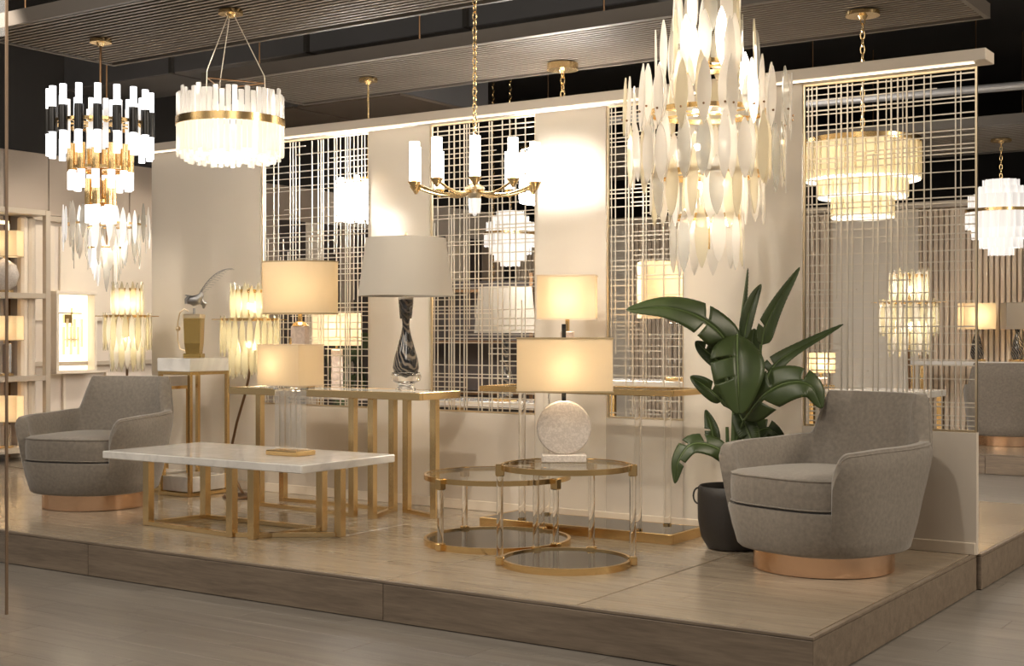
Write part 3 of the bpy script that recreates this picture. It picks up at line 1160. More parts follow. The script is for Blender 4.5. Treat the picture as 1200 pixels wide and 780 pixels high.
han = [(-.065, 0, .05), (-.10, 0, .06), (-.115, 0, .12), (-.115, 0, .24), (-.10, 0, .31), (-.07, 0, .335), (-.04, 0, .32)]
obj('curved_handle', MB().tube(han, .005, 8).sphere((-.113, 0, .20), .018), GOLD_PALE, t, True)


# ------------------------------------------------------------------ chandelier helpers
def chain(path_a, path_b, link=.045, r=.0035, wide=.011):
    a, b = Vector(path_a), Vector(path_b)
    L = (b - a).length
    n = max(2, int(L / (link * .78)))
    m = MB()
    d = (b - a).normalized()
    side = [Vector((1, 0, 0)), Vector((0, 1, 0))]
    for i in range(n):
        c = a + d * (L * (i + .5) / n)
        s = side[i % 2]
        pts = []
        for k in range(10):
            t_ = 2 * PI * k / 10
            pts.append(c + s * math.cos(t_) * wide + d * math.sin(t_) * link * .5)
        m.tube(pts, r, 5, closed=True)
    return m


def canopy(t, z, r=.09, h=.025, mat=GOLD_SOFT):
    return obj('canopy', MB().lathe([(r, z - h), (r, z - .004), (r * .96, z)], 36).lathe([(.018, z - h - .02), (.03, z - h)], 16), mat, t, True)


def plate_mesh(w_, h_, t_=.006, n=10):
    """pointed leaf shaped glass plate hanging in the xz plane, centre at origin"""
    m = MB()
    pts = []
    for i in range(n + 1):
        q = i / n
        pts.append((w_ / 2 * math.sin(PI * q) ** .66 if 0 < q < 1 else 0.002, h_ / 2 - h_ * q))
    out = [(x, z) for x, z in pts] + [(-x, z) for x, z in reversed(pts)]
    k = len(out)
    vs = [(x, -t_ / 2, z) for x, z in out] + [(x, t_ / 2, z) for x, z in out]
    fs = [tuple(range(k)), tuple(range(2 * k - 1, k - 1, -1))]
    for i in range(k):
        j = (i + 1) % k
        fs.append((i, i + k, j + k, j))
    m.add(vs, fs)
    return m.mesh('glass_plate')


# --- 1 tube chandelier (upper left)
t = thing('tube_chandelier', 'tiered chandelier of white glass tubes in black and gold sleeves, upper left', 'chandelier', (-7.04, 5.73, 1.98))
topz = CZ - 1.98
canopy(t, topz, .07)
obj('stem', MB().cyl((0, 0, .2), (0, 0, topz - .03), .008, n=10), BRONZE, t)
fr = MB()
fr.ring(.30, .012, .02, 48, (0, 0, .65)).ring(.19, .012, .02, 40, (0, 0, .36)).ring(.075, .012, .02, 24, (0, 0, .15))
for i in range(8):
    a = 2 * PI * i / 8
    fr.bar((0, 0, .65), (.295 * math.cos(a), .295 * math.sin(a), .65), .01, .01)
    fr.bar((0, 0, .36), (.185 * math.cos(a), .185 * math.sin(a), .36), .01, .01)
obj('frame', fr, GOLD, t)
me_t = MB().cyl((0, 0, -.215), (0, 0, .215), .0215, n=14).mesh('glass_tube', True)
me_s = MB().cyl((0, 0, -.075), (0, 0, .085), .029, n=14).mesh('sleeve', True)
me_t2 = MB().cyl((0, 0, -.135), (0, 0, -.01), .0235, n=14).mesh('glass_tube', True)
me_s2 = MB().cyl((0, 0, -.02), (0, 0, .15), .0255, n=14).mesh('sleeve', True)
me_ti = me_t.copy()
me_b = MB().sphere((0, 0, 0), .03, 10).mesh('gold_knot', True)
for i in range(17):
    a = 2 * PI * i / 17
    tb = link_mesh('glass_tube', me_t, TUBE_LIT, t, (.315 * math.cos(a), .315 * math.sin(a), .645))
    link_mesh('sleeve', me_s, BLACKM, tb)
for i in range(17):
    a = 2 * PI * (i + .5) / 17
    tb = link_mesh('glass_tube', me_ti, TUBE_DIM, t, (.24 * math.cos(a), .24 * math.sin(a), .625), scale=(.8, .8, .72))
    link_mesh('gold_knot', me_b, GOLD, tb, (.03 * math.cos(a), .03 * math.sin(a), .03))
for i in range(12):
    a = 2 * PI * i / 12 + .2
    tb = link_mesh('glass_tube', me_t2, TUBE_LIT, t, (.185 * math.cos(a), .185 * math.sin(a), .36))
    link_mesh('sleeve', me_s2, GOLD, tb)
for i in range(6):
    a = 2 * PI * i / 6
    tb = link_mesh('glass_tube', me_t2, TUBE_LIT, t, (.075 * math.cos(a), .075 * math.sin(a), .145))
    link_mesh('sleeve', me_s2, GOLD, tb)

# --- 2 crystal ring chandelier
t = thing('ring_chandelier', 'round chandelier of glowing crystal rods around a gold band, hung by thin wires', 'chandelier', (-5.77, 5.64, 2.29))
topz = CZ - 2.29
canopy(t, topz, .072)
obj('gold_band', MB().ring(.318, .014, .045, 64, (0, 0, .225)), GOLD, t, True)
wr = MB()
for i in range(3):
    a = math.radians(33.8 + 180 + 60 + 120 * i)
    b = (.20 * math.cos(a), .20 * math.sin(a), .50)
    wr.cyl((.02 * math.cos(a), .02 * math.sin(a), topz - .03), b, .003, n=6).cyl(b, (.21 * math.cos(a), .21 * math.sin(a), .24), .003, n=6)
obj('suspension_wire', wr, CORDM, t)
tri = MB()
ps = [(.20 * math.cos(math.radians(273.8 + 120 * i)), .20 * math.sin(math.radians(273.8 + 120 * i)), .46) for i in range(3)]
for i in range(3):
    tri.cyl(ps[i], ps[(i + 1) % 3], .004, n=6)
obj('spreader', tri, BRONZE, t)
rnd = random.Random(5)
for lay, (r, n, z0, z1, mat, wd) in enumerate(((.305, 54, .245, .375, TUBE_LOW, .030), (.305, 60, .035, .205, TUBE_WARM, .028), (.26, 46, .012, .18, TUBE_WARM, .028), (.20, 30, .0, .17, TUBE_LOW, .028))):
    me = [MB().box((0, 0, (z0 + z1) / 2 + e), (wd, .014, z1 - z0 + 2 * e * (1 if lay == 0 else -1)), bev=.003).mesh('crystal_rod') for e in ((.0, .006, .012, .02) if lay == 0 else (0, -.006, .004, -.01))]
    for i in range(n):
        a = 2 * PI * i / n
        link_mesh('crystal_rod', me[rnd.randrange(4)], mat, t, (r * math.cos(a), r * math.sin(a), 0), (0, 0, a + PI / 2))
lamp_light(t, (0, 0, .12), 6, (1, .93, .82), r=.12)

# --- 3 candle chandelier
t = thing('candle_chandelier', 'gold chandelier with ten white glass candle cylinders on curved arms, hung by a long chain', 'chandelier', (-4.05, 5.7, 1.95))
topz = CZ - 1.95
canopy(t, topz, .08)
obj('chain', chain((0, 0, .33), (0, 0, topz - .03), .05), GOLD_SOFT, t, True)
obj('stem', MB().cyl((0, 0, .02), (0, 0, .33), .014, n=14).lathe([(.001, -.03), (.03, 0), (.034, .06), (.05, .075), (.05, .09), (.02, .11)], 20), GOLD_PALE, t, True)
obj('finial', MB().lathe([(.03, -.045), (.034, .01), (.034, .03)], 16).sphere((0, 0, -.05), .012, 8), TUBE_DIM, t, True)
for i in range(10):
    a = 2 * PI * i / 10 + .31
    R = .325
    pts = []
    for q in range(9):
        k = q / 8
        pts.append((R * k * math.cos(a), R * k * math.sin(a), .075 - .03 * math.sin(PI * k) + .025 * k * k))
    am = obj('arm', MB().tube(pts, .0075, 8), GOLD_SOFT, t, True)
    x, y = R * math.cos(a), R * math.sin(a)
    obj('drip_pan', MB().lathe([(.006, .062), (.012, .072), (.030, .098), (.034, .105), (.016, .11), (.016, .16), (.001, .162)], 18, (x, y, 0)), GOLD_SOFT, am, True)
    obj('glass_candle', MB().lathe([(.0265, .110), (.0265, .31), (.023, .31), (.023, .110)], 20, (x, y, 0), closed=True), emit('lit_candle_glass', (1, .96, .90), 3.2) if i == 0 else bpy.data.materials['lit_candle_glass'], am, True)
lamp_light(t, (0, 0, .35), 10, r=.15)

# --- 4 big plate chandelier
t = thing('plate_chandelier', 'largest chandelier: cascade of pointed pearl and amber glass plates on gold rings', 'chandelier', (-2.72, 5.7, 1.57))
topz = CZ - 1.57
canopy(t, topz, .11)
obj('chain', chain((0, 0, 1.32), (0, 0, topz - .03), .05), GOLD_SOFT, t, True)
obj('stem', MB().cyl((0, 0, .1), (0, 0, 1.34), .013, n=12), GOLD, t, True)
pw = [plate_mesh(.064, .29), plate_mesh(.068, .27), plate_mesh(.056, .31)]
# meshes with their own material each
pms = []
for mat in (PLATE_W, PLATE_A, PLATE_C):
    for q in pw:
        c = q.copy()
        c.materials.append(mat)
        pms.append(c)
me_p = MB().sphere((0, 0, 0), .006, 6).mesh('pin')
me_p.materials.append(BRONZE)
z_of = lambda v: EYE + (390 - v) / 251.0 - 1.57
TIERS = [(.150, 12, 12), (.165, 13, 55), (.24, 9, 70), (.30, 18, 113), (.385, 22, 126), (.36, 24, 185), (.285, 17, 178), (.26, 16, 222), (.175, 12, 232), (.165, 12, 280)]
rnd = random.Random(11)
for ti, (r, n, v) in enumerate(TIERS):
    for i in range(n):
        a = 2 * PI * (i + .5 * (ti % 2)) / n + rnd.uniform(-.03, .03)
        me = pms[rnd.choice((0, 1, 2, 0, 1, 2, 3, 4, 5, 6, 7))]
        p = link_mesh('glass_plate', me, None, t, (r * math.cos(a), r * math.sin(a), z_of(v) + rnd.uniform(-.02, .02)), (rnd.uniform(-.04, .04), rnd.uniform(-.03, .03), a + PI / 2 + rnd.uniform(-.3, .3)))
        if ti in (3, 4):
            link_mesh('pin', me_p, None, p, (0, -.01, -.06))
for r, v in ((.15, 78), (.27, 133), (.25, 205), (.15, 255)):
    m = MB().ring(r, .010, .022, 56, (0, 0, z_of(v)))
    for i in range(6):
        a = 2 * PI * i / 6
        m.bar((0, 0, z_of(v)), (r * math.cos(a), r * math.sin(a), z_of(v)), .008, .008)
    obj('ring', m, GOLD, t, True)
for i, v in enumerate((60, 130, 170, 215, 260)):
    for s in (-1, 1):
        obj('bulb', MB().sphere((s * .07, .02 * i, z_of(v)), .018, 10), BULB, t, True)
    lamp_light(t, (0.02, -.02, z_of(v)), .95, (1, .96, .90), r=.06)


# --- drum chandelier with amber rods
def drum_chandelier(label, loc, tiers, top, rodmat, rim, lit, power, chain_on=True, n_of=5.0, emis=None, group=None):
    t = thing('drum_chandelier', label, 'chandelier', loc, 0, group)
    canopy(t, top, .10)
    zt = max(z1 for r, z0, z1 in tiers)
    obj('chain', chain((0, 0, zt + .02), (0, 0, top - .03), .055, .004, .013), GOLD_SOFT, t, True)
    for ti, (r, z0, z1) in enumerate(tiers):
        n = max(12, int(2 * PI * r / (n_of / 100.)))
        me = MB().cyl((0, 0, z0), (0, 0, z1), .0075, n=6).mesh('glass_rod', True)
        me.materials.append(rodmat)
        for i in range(n):
            a = 2 * PI * i / n
            link_mesh('glass_rod', me, None, t, (r * math.cos(a), r * math.sin(a), 0))
        if emis is not None:
            obj('diffuser', MB().lathe([(r - .014, z0 + .004), (r - .014, z1), (r - .02, z1), (r - .02, z0 + .004)], 48, closed=True), emis, t, True)
        if lit is not None:
            obj('lit_ring', MB().ring(r - .0, .04, .012, 48, (0, 0, z0 + .002)), lit, t, True)
    for r, z in rim:
        obj('rim', MB().ring(r, .016, .03, 56, (0, 0, z)), GOLD, t, True)
    cr = MB()
    r0 = max(r for r, z in rim)
    for i in range(4):
        a = PI * i / 2
        cr.bar((0, 0, rim[0][1]), (rim[0][0] * math.cos(a), rim[0][0] * math.sin(a), rim[0][1]), .01, .01)
    cr.cyl((0, 0, min(z0 for r, z0, z1 in tiers) + .05), (0, 0, zt + .03), .01, n=8)
    obj('crossbar', cr, GOLD, t)
    lamp_light(t, (0, 0, (zt + tiers[-1][1]) / 2), power, (1, .93, .80), r=.10)
    return t


AMBER_DIFF = mixed('amber_diffuser', [('t', (.95, .89, .72), 0, .5), ('d', (.85, .79, .64), 0, .2), ('x', (1, .96, .9), 0, .3)])
drum_chandelier('three tier drum chandelier of amber glass rods with gold rim, behind the right lattice screen', (-2.69, 7.75, 1.96),
                [(.33, .22, .44), (.257, .12, .27), (.178, .0, .15)], CZ - 1.96, RODG, [(.335, .45)], emit('lit_rim', (1, .94, .80), 1.3), 2.6, n_of=5.5, emis=AMBER_DIFF)
WHITE_DIFF = emit('lit_white_layer', (1, .95, .91), .40, (.6, .58, .55))
LAYERS = [(.17, .66, .74), (.235, .58, .67), (.305, .44, .59), (.33, .26, .43), (.27, .16, .27), (.20, .07, .17), (.12, .0, .08)]
drum_chandelier('layered white glass chandelier with a gold band, at the right edge beyond the partition', (-3.33, 13.6, 2.04), LAYERS, CZ - 2.04, TUBE_DIM, [(.34, .435)], None, 2, n_of=7.5, emis=WHITE_DIFF)
p = at_depth(598, 312, 13.5)
drum_chandelier('layered white chandelier seen through the middle lattice screen', (p.x, p.y, p.z), [(r * .78, a * .75, b * .75) for r, a, b in LAYERS], 4.40 - p.z, TUBE_DIM, [(.265, .33)], None, 2.5, n_of=8, emis=WHITE_DIFF)
p = at_depth(578, 398, 15.5)
drum_chandelier('small white globe chandelier low behind the middle lattice screen', (p.x, p.y, p.z), [(.08, .28, .34), (.14, .18, .3), (.15, .08, .2), (.09, .0, .1)], 4.40 - p.z, TUBE_DIM, [(.155, .19)], None, 1.5, n_of=8, emis=WHITE_DIFF)

# --- chandelier glowing behind the frosted panel
t = thing('tube_cluster_chandelier', 'chandelier of long bright glass tubes hanging behind the left lattice screen', 'chandelier', (-6.46, 7.72, 1.85))
canopy(t, CZ - 1.85, .07)
obj('stem', MB().cyl((0, 0, .3), (0, 0, CZ - 1.85 - .02), .008, n=8), GOLD_SOFT, t)
me = MB().cyl((0, 0, 0), (0, 0, .30), .021, n=12).mesh('glass_tube', True)
rnd = random.Random(2)
hub = MB().ring(.23, .012, .02, 32, (0, 0, .56))
for i in range(20):
    a = 2 * PI * i / 20
    r = (.23, .14)[i % 2]
    z = .25 + .03 * rnd.random() if math.cos(a - .5) < .2 else .02 + .03 * rnd.random()
    tb = link_mesh('glass_tube', me, TUBE_HOT, t, (r * math.cos(a), r * math.sin(a), z))
    hub.cyl((r * math.cos(a), r * math.sin(a), z + .3), (r * .95 * math.cos(a), r * .95 * math.sin(a), .56), .004, n=6)
for i in range(4):
    a = PI * i / 2
    hub.bar((0, 0, .56), (.195 * math.cos(a), .195 * math.sin(a), .56), .008, .008)
obj('frame', hub, GOLD, t)
p = Vector((-4.96, 8.05, 2.15))
t = thing('globe_chandelier', 'chandelier glowing through the white wall panel right of the candle chandelier', 'chandelier', p)
canopy(t, CZ - p.z, .11, .05)
obj('chain', chain((0, 0, .50), (0, 0, CZ - p.z - .05), .06, .005, .016), GOLD_SOFT, t, True)
me = MB().box((0, 0, 0), (.075, .012, .34), bev=.004).mesh('glass_slab')
for r, n, z in ((.30, 22, .22), (.22, 16, .30)):
    for i in range(n):
        a = 2 * PI * i / n
        link_mesh('glass_slab', me, TUBE_HOT, t, (r * math.cos(a), r * math.sin(a), z), (0, 0, a + PI / 2))
obj('frame', MB().ring(.30, .02, .02, 40, (0, 0, .42)).bar((-.29, 0, .42), (.29, 0, .42), .012, .012).bar((0, -.29, .42), (0, .29, .42), .012, .012).cyl((0, 0, .3), (0, 0, .5), .012, n=8), GOLD, t)
lamp_light(t, (0, 0, .2), 25, r=.1)

# --- icicle chandelier at left
p = at_depth(125, 327, 10.4)
t = thing('icicle_chandelier', 'chandelier of long clear glass shards below and behind the tube chandelier at left', 'chandelier', p)
canopy(t, 4.40 - p.z, .08)
obj('stem', MB().cyl((0, 0, .1), (0, 0, 4.38 - p.z), .007, n=8), BRONZE, t)
shm = [plate_mesh(.05, h) for h in (.30, .36, .26)]
sm2 = []
for mat in (PLATE_C, PLATE_W, TUBE_DIM):
    for q in shm:
        c = q.copy()
        c.materials.append(mat)
        sm2.append(c)
for r, n, z in ((.32, 20, .40), (.25, 16, .30), (.14, 10, .22), (.09, 8, .10)):
    for i in range(n):
        a = 2 * PI * i / n + r
        link_mesh('glass_shard', sm2[rnd.randrange(9)], None, t, (r * math.cos(a), r * math.sin(a), z + rnd.uniform(-.04, .04)), (0, 0, a + PI / 2 + rnd.uniform(-.5, .5)))
m = MB()
for r, z in ((.30, .42), (.15, .24)):
    m.ring(r, .008, .014, 40, (0, 0, z))
    for i in range(4):
        a = PI * i / 2
        m.bar((0, 0, z), (r * math.cos(a), r * math.sin(a), z), .008, .008)
obj('frame', m, GOLD, t)
lamp_light(t, (0, 0, .25), 3.5, (1, .92, .80), r=.06)


# ------------------------------------------------------------------ floor lamps with hanging glass plates
def glass_floor_lamp(label, loc, base_z, head, R, stalk, warm):
    t = thing('glass_floor_lamp', label, 'floor lamp', loc)
    obj('base', MB().lathe([(.135, 0), (.14, .006), (.13, .018), (.03, .024)], 36), BRONZE, t, True)
    obj('stalk', MB().tube(stalk, .009, 8), BRONZE, t, True)
    hz = head[2]
    me = [plate_mesh(.042, .27), plate_mesh(.038, .23)]
    me[0].materials.append(PLATE_F)
    me[1].materials.append(warm)
    k = 0
    for r, n, z in ((R * .66, 18, .50), (R, 24, .28), (R * .7, 18, .13)):
        for i in range(n):
            a = 2 * PI * i / n
            k += 1
            link_mesh('glass_plate', me[k % 2], None, t, (head[0] + r * math.cos(a), head[1] + r * math.sin(a), hz + z), (0, 0, a + PI / 2 + .2))
    m = MB()
    for r, z in ((R * .62, .58), (R, .39)):
        m.ring(r, .010, .016, 40, (head[0], head[1], hz + z))
        for i in range(6):
            a = PI * i / 3
            e = r * (1.35 if z < .5 else 1.0)
            m.bar((head[0], head[1], hz + z), (head[0] + e * math.cos(a), head[1] + e * math.sin(a), hz + z), .006, .006)
    m.cyl((head[0], head[1], hz + .04), (head[0], head[1], hz + .60), .008, n=8)
    obj('head_frame', m, GOLD, t)
    for z in (.22, .48):
        obj('bulb', MB().sphere((head[0], head[1], hz + z), .022, 10), BULB, t, True)
        lamp_light(t, (head[0] + .03, head[1] - .03, hz + z), .7, (1, .88, .66), r=.04)
    return t


glass_floor_lamp('amber glass plate floor lamp on thin legs behind the left armchair', (-7.60, 6.42, PZ), 0, (0, 0, .83), .165,
                 [(0, 0, .02), (.02, 0, .3), (-.01, 0, .6), (.0, 0, .88)], PLATE_W)
glass_floor_lamp('amber glass plate floor lamp on a bent bronze stalk between pedestal and brass console', (-6.50, 6.47, PZ), 0, (.06, 0, .80), .19,
                 [(.0, 0, .02), (-.05, .02, .05), (-.13, .02, .16), (-.12, 0, .30), (-.06, 0, .50), (.02, 0, .70), (.05, 0, .80), (.06, 0, .86)], PLATE_F)

# ------------------------------------------------------------------ potted plant
def catmull(P, n):
    P = [Vector(p) for p in P]
    Q = [P[0] * 2 - P[1]] + P + [P[-1] * 2 - P[-2]]
    out = []
    segs = len(P) - 1
    for i in range(n + 1):
        s = i / n * segs
        k = min(int(s), segs - 1)
        t_ = s - k
        p0, p1, p2, p3 = Q[k:k + 4]
        out.append(.5 * ((2 * p1) + (-p0 + p2) * t_ + (2 * p0 - 5 * p1 + 4 * p2 - p3) * t_ ** 2 + (-p0 + 3 * p1 - 3 * p2 + p3) * t_ ** 3))
    return out


def leaf(parent, mid, width, facing, fold=.25, tears=(), n=44, twist=0.0, stalk=None, bluntness=.55):
    """banana leaf: mid = midrib points, facing = direction the blade's face looks to"""
    pts = catmull(mid, n)
    m = MB()
    fc = Vector(facing).normalized()
    K = 5
    L, R = [], []
    for i, p in enumerate(pts):
        q = i / n
        d = (pts[min(i + 1, n)] - pts[max(i - 1, 0)]).normalized()
        s = d.cross(fc)
        if s.length < .05:
            s = d.cross(Vector((0, 0, 1)))
        s.normalize()
        up = s.cross(d).normalized()
        wd = width * (math.sin(PI * min(1, q ** bluntness)) ** .62 if 0 < q < 1 else .02) * .5 + .001
        for lst, sg in ((L, -1), (R, 1)):
            row = []
            for k in range(K + 1):
                e = k / K
                off = s * sg * wd * e * math.cos(fold * e) + up * wd * (math.sin(fold) * e - .22 * e * e) + d * wd * .3 * e
                off += up * .0011 * (1 if i % 2 else -1) * min(1, 2 * e)
                for tq, side in tears:
                    if side in (sg, 0):
                        ti = int(tq * n)
                        if abs(i - ti - .5) < 3:
                            off += d * (1 if i > ti else -1) * .006 * e * (1 - abs(i - ti - .5) / 3.5)
                row.append(p + off)
            lst.append(row)
    for lst, sg in ((L, -1), (R, 1)):
        vs, fs = [], []
        for row in lst:
            vs += row
        for i in range(n):
            tear = any(i == int(tq * n) and side in (sg, 0) for tq, side in tears)
            for k in range(K):
                a, b, c, d_ = i * (K + 1) + k, (i + 1) * (K + 1) + k, (i + 1) * (K + 1) + k + 1, i * (K + 1) + k + 1
                if tear and k >= 1:
                    continue
                fs.append((a, b, c, d_) if sg > 0 else (d_, c, b, a))
        m.add(vs, fs)
    o = obj('leaf', m, LEAF, parent, True)
    so = o.modifiers.new('t', 'SOLIDIFY')
    so.thickness = .002
    rib = MB().tube(pts[:-1], [.005 * (1 - i / n) + .0015 for i in range(n)], 6)
    obj('midrib', rib, RIBG, o, True)
    if stalk:
        sp = catmull(stalk + [pts[0]], 12)
        obj('stalk', MB().tube(sp, [.011 - .004 * i / 12 for i in range(13)], 8), STEMG, o, True)
    return o


PX, PY = -2.876, 6.318
t = thing('potted_plant', 'tall plant with large torn green leaves in a black pot beside the right armchair', 'plant', (PX, PY, PZ))
obj('pot', MB().lathe([(.095, .0), (.125, .006), (.158, .06), (.174, .15), (.176, .27), (.172, .315), (.165, .322), (.160, .315), (.162, .26)], 44), POT, t, True)
obj('soil', MB().lathe([(.0001, .285), (.154, .28)], 32), SOIL, t, True)
for sx in (-1, 1):
    c = Vector((sx * .174 * CT, sx * .174 * ST, .27))
    ring_p = [c + Vector((sx * CT, sx * ST, 0)) * (.024 * math.cos(a)) + Vector((0, 0, .04 * math.sin(a))) for a in [2 * PI * i / 16 for i in range(16)]]
    obj('ring_handle', MB().tube(ring_p, .0045, 6, closed=True), POT, t, True)


def lp(u, v, dd=0.0):
    p = at_depth(u, v, 6.85 + dd)
    return Vector((p.x - PX, p.y - PY, p.z - PZ))


CAMV = Vector((ST, -CT, 0))                     # from the plant back to where the visitor stands
SIDE = Vector((CT, ST, 0))
tk = MB()
for u0, v0, u1, v1, dd, r in ((857, 582, 861, 480, 0, .024), (852, 582, 852, 500, .04, .014), (866, 582, 872, 500, -.03, .014), (862, 582, 868, 470, .05, .015)):
    a, b = lp(u0, v0, dd * .5), lp(u1, v1, dd)
    tk.tube(catmull([a, a.lerp(b, .5) + Vector((.005, 0, 0)), b], 8), [r * (1 - .4 * i / 8) for i in range(9)], 10)
obj('stem', tk, STEMG, t, True)
root = lp(860, 480)
leaf(t, [lp(856, 420, -.02), lp(846, 393, -.06), lp(818, 371, -.10), lp(780, 360, -.14), lp(734, 363, -.2)], .195, CAMV + Vector((0, 0, .55)), .15, ((.42, -1), (.42, 1)), stalk=[root])
leaf(t, [lp(864, 392, -.06), lp(864, 415, -.14), lp(865, 445, -.19), lp(866, 485, -.2)], .275, CAMV + Vector((0, 0, .3)), .22, ((.35, 1), (.62, 1)), stalk=[root, lp(863, 440, 0)], bluntness=.7)
leaf(t, [lp(866, 400, .05), lp(869, 370, .06), lp(872, 345, .07), lp(876, 314, .08)], .075, CAMV * .5 + SIDE, .6, (), stalk=[root])
leaf(t, [lp(872, 398, .02), lp(877, 372, .02), lp(884, 350, .02), lp(892, 333, .02)], .085, CAMV * .7 - SIDE * .5, .5, (), stalk=[root])
leaf(t, [lp(892, 404, -.02), lp(897, 382, -.02), lp(912, 352, .0), lp(937, 313, .04)], .120, CAMV + SIDE * .4, .5, ((.3, -1),), stalk=[lp(864, 500), lp(886, 440)], bluntness=.45)
leaf(t, [lp(896, 452, .05), lp(906, 430, .05), lp(930, 411, .06), lp(988, 380, .1)], .105, CAMV * .8 + Vector((0, 0, .7)), .3, ((.22, -1), (.35, -1)), stalk=[root], bluntness=.45)
leaf(t, [lp(872, 492, -.08), lp(896, 462, -.14), lp(925, 448, -.18), lp(950, 452, -.2), lp(963, 478, -.2)], .20, CAMV + Vector((0, 0, .5)), .15, ((.2, 1), (.34, -1), (.62, -1)), stalk=[lp(862, 520)])
leaf(t, [lp(846, 470, .0), lp(832, 457, -.03), lp(820, 448, -.05), lp(809, 441, -.06)], .09, CAMV + Vector((0, 0, .2)), .2, ((.3, 1),), stalk=[root])
leaf(t, [lp(848, 430, .02), lp(836, 418, 0), lp(824, 408, 0), lp(815, 400, 0)], .09, CAMV, .2, ((.35, 1), (.6, 1)), stalk=[root])
leaf(t, [lp(838, 522, .03), lp(835, 508, .02), lp(832, 495, .02), lp(827, 480, .02)], .075, CAMV - SIDE * .3, .2, ((.45, -1),), stalk=[lp(852, 560)])
leaf(t, [lp(856, 540, -.05), lp(838, 524, -.10), lp(812, 520, -.14), lp(796, 538, -.16), lp(791, 566, -.17)], .115, CAMV + Vector((-.2, 0, .6)), .15, ((.35, 1), (.55, 1), (.75, -1)), stalk=[lp(858, 580), lp(860, 558)])
leaf(t, [lp(868, 528, .02), lp(882, 510, .02), lp(900, 502, .02), lp(921, 516, .02)], .13, CAMV + Vector((0, 0, .4)), .15, ((.4, -1), (.65, -1)), stalk=[lp(862, 560)])
leaf(t, [lp(864, 480, -.02), lp(874, 500, -.06), lp(880, 515, -.08), lp(882, 532, -.08)], .12, CAMV, .2, ((.5, 1),), stalk=[root])
leaf(t, [lp(858, 480, .06), lp(852, 440, .08), lp(846, 420, .1), lp(838, 408, .1)], .15, CAMV, .2, (), stalk=[root])
leaf(t, [lp(862, 480, .08), lp(872, 440, .1), lp(880, 410, .12), lp(884, 385, .12)], .15, CAMV, .2, (), stalk=[root])

# ------------------------------------------------------------------ glass pane at the left edge of the view
t = thing('glass_partition', 'tall clear glass partition with a thin bronze edge at the far left', 'partition', (-6.1, 3.79, 0))
obj('pane', MB().box((0, 0, 1.6), (1.58, .008, 3.2)), PANE, t)
obj('edge_strip', MB().box((.795, 0, 1.6), (.008, .012, 3.2)), plain('bronze_edge', (.20, .13, .08), .5), t)

# ------------------------------------------------------------------ behind the partition: second display and far booth
wfl = struct_empty('wall_rear')
n = 146
flute = MB().box((0, 0, 1.345), (.045, .03, 2.66), bev=.006).mesh('flute')
FL = plain('peach_fluting', (.76, .64, .51), .5)
for i in range(n):
    x = -10.05 + i * .0605
    if x < -1.25:
        link_mesh('flute', flute, FL, wfl, (x, 15.18, 0))
obj('rear_panel', MB().box((-5.65, 15.28, 1.36), (8.9, .06, 2.7)), plain('rear_wall', (.62, .53, .43), .6), wfl)
obj('rear_beam', MB().box((-5.65, 15.17, 2.72), (8.9, .16, .07)), BEAM, wfl)
for x, wd in ((-8.7, .8), (-6.9, .6), (-5.1, 1.0), (-2.5, .8)):
    obj('wall_panel', MB().box((x, 15.135, 1.345), (wd, .05, 2.67)), plain('rear_white', (.76, .70, .61), .6), wfl)


def console(label, loc, W, D, H):
    t = thing('console_table', label, 'table', loc, 0)
    obj('top', MB().box((0, 0, H - .02), (W, D, .04), bev=.003), MARBLE, t)
    for sx in (-1, 1):
        for sy in (-1, 1):
            obj('leg', MB().box((sx * (W / 2 - .03), sy * (D / 2 - .03), (H - .04) / 2), (.035, .035, H - .04)), GOLD, t)
        obj('floor_bar', MB().box((sx * (W / 2 - .03), 0, .012), (.03, D - .1, .024)), GOLD, t)
    return t


def simple_lamp(label, loc, w_, h_, bh, body, lit=3.0, shade=SHADE, rz=.3, rounds=False):
    t = thing('table_lamp', label, 'lamp', loc, rz)
    obj('base', MB().box((0, 0, .01), (.15, .11, .02), bev=.003), GOLD, t)
    if body == 'vase':
        obj('body', MB().lathe([(.05, .02), (.07, .08), (.05, .2), (.02, .3), (.03, bh)], 24), SWIRL, t, True)
    elif body == 'crystal':
        for x in (-.04, 0, .04):
            obj('crystal_column', MB().box((x, 0, .02 + (bh - .05) / 2), (.03, .05, bh - .05), bev=.005), CRYSTAL, t)
    else:
        obj('body', MB().box((0, 0, .02 + (bh - .05) / 2), (.09, .07, bh - .05), bev=.008), ALAB, t)
    obj('neck', MB().cyl((0, 0, bh - .03), (0, 0, bh + .05), .01, n=10), GOLD, t)
    if rounds:
        obj('lamp_shade', round_shade(w_ / 2, w_ / 2 * .86, h_, bh), shade, t, True)
    else:
        sd = obj('lamp_shade', box_shade(w_, w_ * .6, h_, bh), shade, t)
    if lit:
        lamp_light(t, (0, 0, bh + h_ / 2), lit, r=.05)
    return t


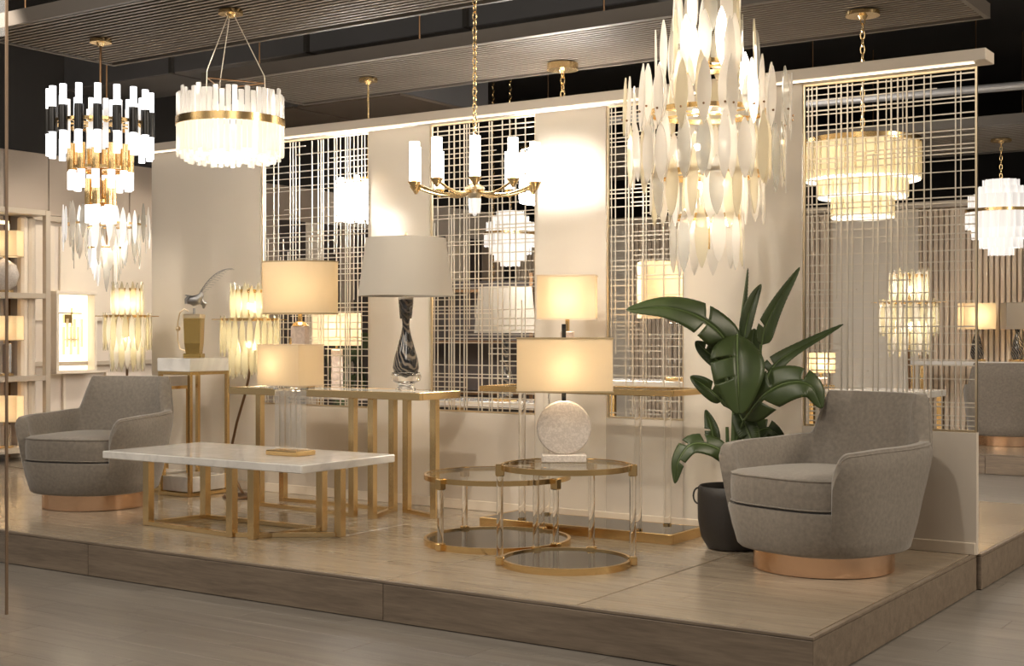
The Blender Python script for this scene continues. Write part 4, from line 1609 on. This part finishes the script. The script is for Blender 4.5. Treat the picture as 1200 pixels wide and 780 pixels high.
# on the second platform, just behind the screens
console('pale marble console behind the narrow lattice screen', (-4.05, 8.1, PZ), 1.3, .38, .78)
simple_lamp('large lamp with broad peach shade and crystal columns behind the narrow lattice screen', (-4.12, 8.15, PZ + .78), .50, .38, .42, 'crystal', 4, rz=TH)
console('brass console behind the rightmost lattice screen', (-2.85, 8.45, PZ), .8, .36, .74)
simple_lamp('small lamp with glowing shade behind the rightmost lattice screen', (-3.2, 8.42, PZ + .74), .16, .13, .10, 'block', 2.0, rz=TH)
p = at_depth(1065, 400, 9.6)
glass_floor_lamp('bright gold glass plate lamp behind the rightmost lattice screen', (p.x, p.y, PZ), 0, (0, 0, .93), .20, [(0, 0, .02), (.01, 0, .5), (0, 0, .98)], PLATE_W)
console('low brass console behind the leftmost lattice screen', (-6.9, 8.1, PZ), 1.1, .36, .62)
simple_lamp('lamp with cream shade behind the leftmost lattice screen', (-7.1, 8.1, PZ + .62), .36, .26, .38, 'block', 3, rz=TH)
simple_lamp('lamp with grey round shade seen through the middle lattice screen', (-5.55, 8.2, PZ + .60), .46, .34, .50, 'vase', 0, SHADE_G, 0, True)
console('dark topped brass console behind the middle lattice screen', (-5.6, 8.2, PZ), 1.0, .36, .60)
cab = thing('display_cabinet', 'cream display cabinet in the aisle behind the middle lattice screen', 'cabinet', (-7.4, 10.6, 0))
obj('body', MB().box((0, 0, .75), (1.2, .5, 1.5), bev=.01), CREAMW, cab)
for s in (-1, 1):
    dr = obj('door', MB().box((s * .3, -.26, .75), (.57, .02, 1.4), bev=.005), CREAMW, cab)
    obj('handle', MB().cyl((s * .05, -.285, .65), (s * .05, -.285, .9), .008, n=8), GOLD, dr)
# far booth
console('dark topped console of the far booth behind the distant armchair', (-3.75, 14.66, PZ), 1.5, .40, .80)
simple_lamp('far lamp with cream shade on the distant console at the right edge', (-3.85, 14.7, PZ + .80), .34, .28, .34, 'vase', 3.5, rz=TH)
simple_lamp('far lamp with grey shade beside the cream one on the distant console', (-3.45, 14.78, PZ + .80), .30, .28, .34, 'vase', 0, SHADE_G, TH)
simple_lamp('far lamp with pale block body and glowing shade at the very right edge', (-3.15, 14.62, PZ + .80), .26, .22, .16, 'block', 3.0, rz=TH)

plant0 = bpy.data.objects['potted_plant']
dup(plant0, (-8.6, 9.9, 0), 2.0, 'second tall potted plant far behind the leftmost lattice screen')

rk = thing('display_rack', 'dark bronze display rack with glass shelves behind the middle lattice screen', 'rack', (-6.9, 9.75, 0), .3)
for sx in (-1, 1):
    for sy in (-1, 1):
        obj('upright', MB().box((sx * .55, sy * .17, .9), (.03, .03, 1.8)), BRONZE, rk)
for z in (.3, .75, 1.2, 1.65):
    obj('shelf_board', MB().box((0, 0, z), (1.066, .306, .025)), BRONZE, rk)
obj('back_panel', MB().box((0, .19, 1.0), (1.1, .006, 1.5)), DARKBOARD, rk)
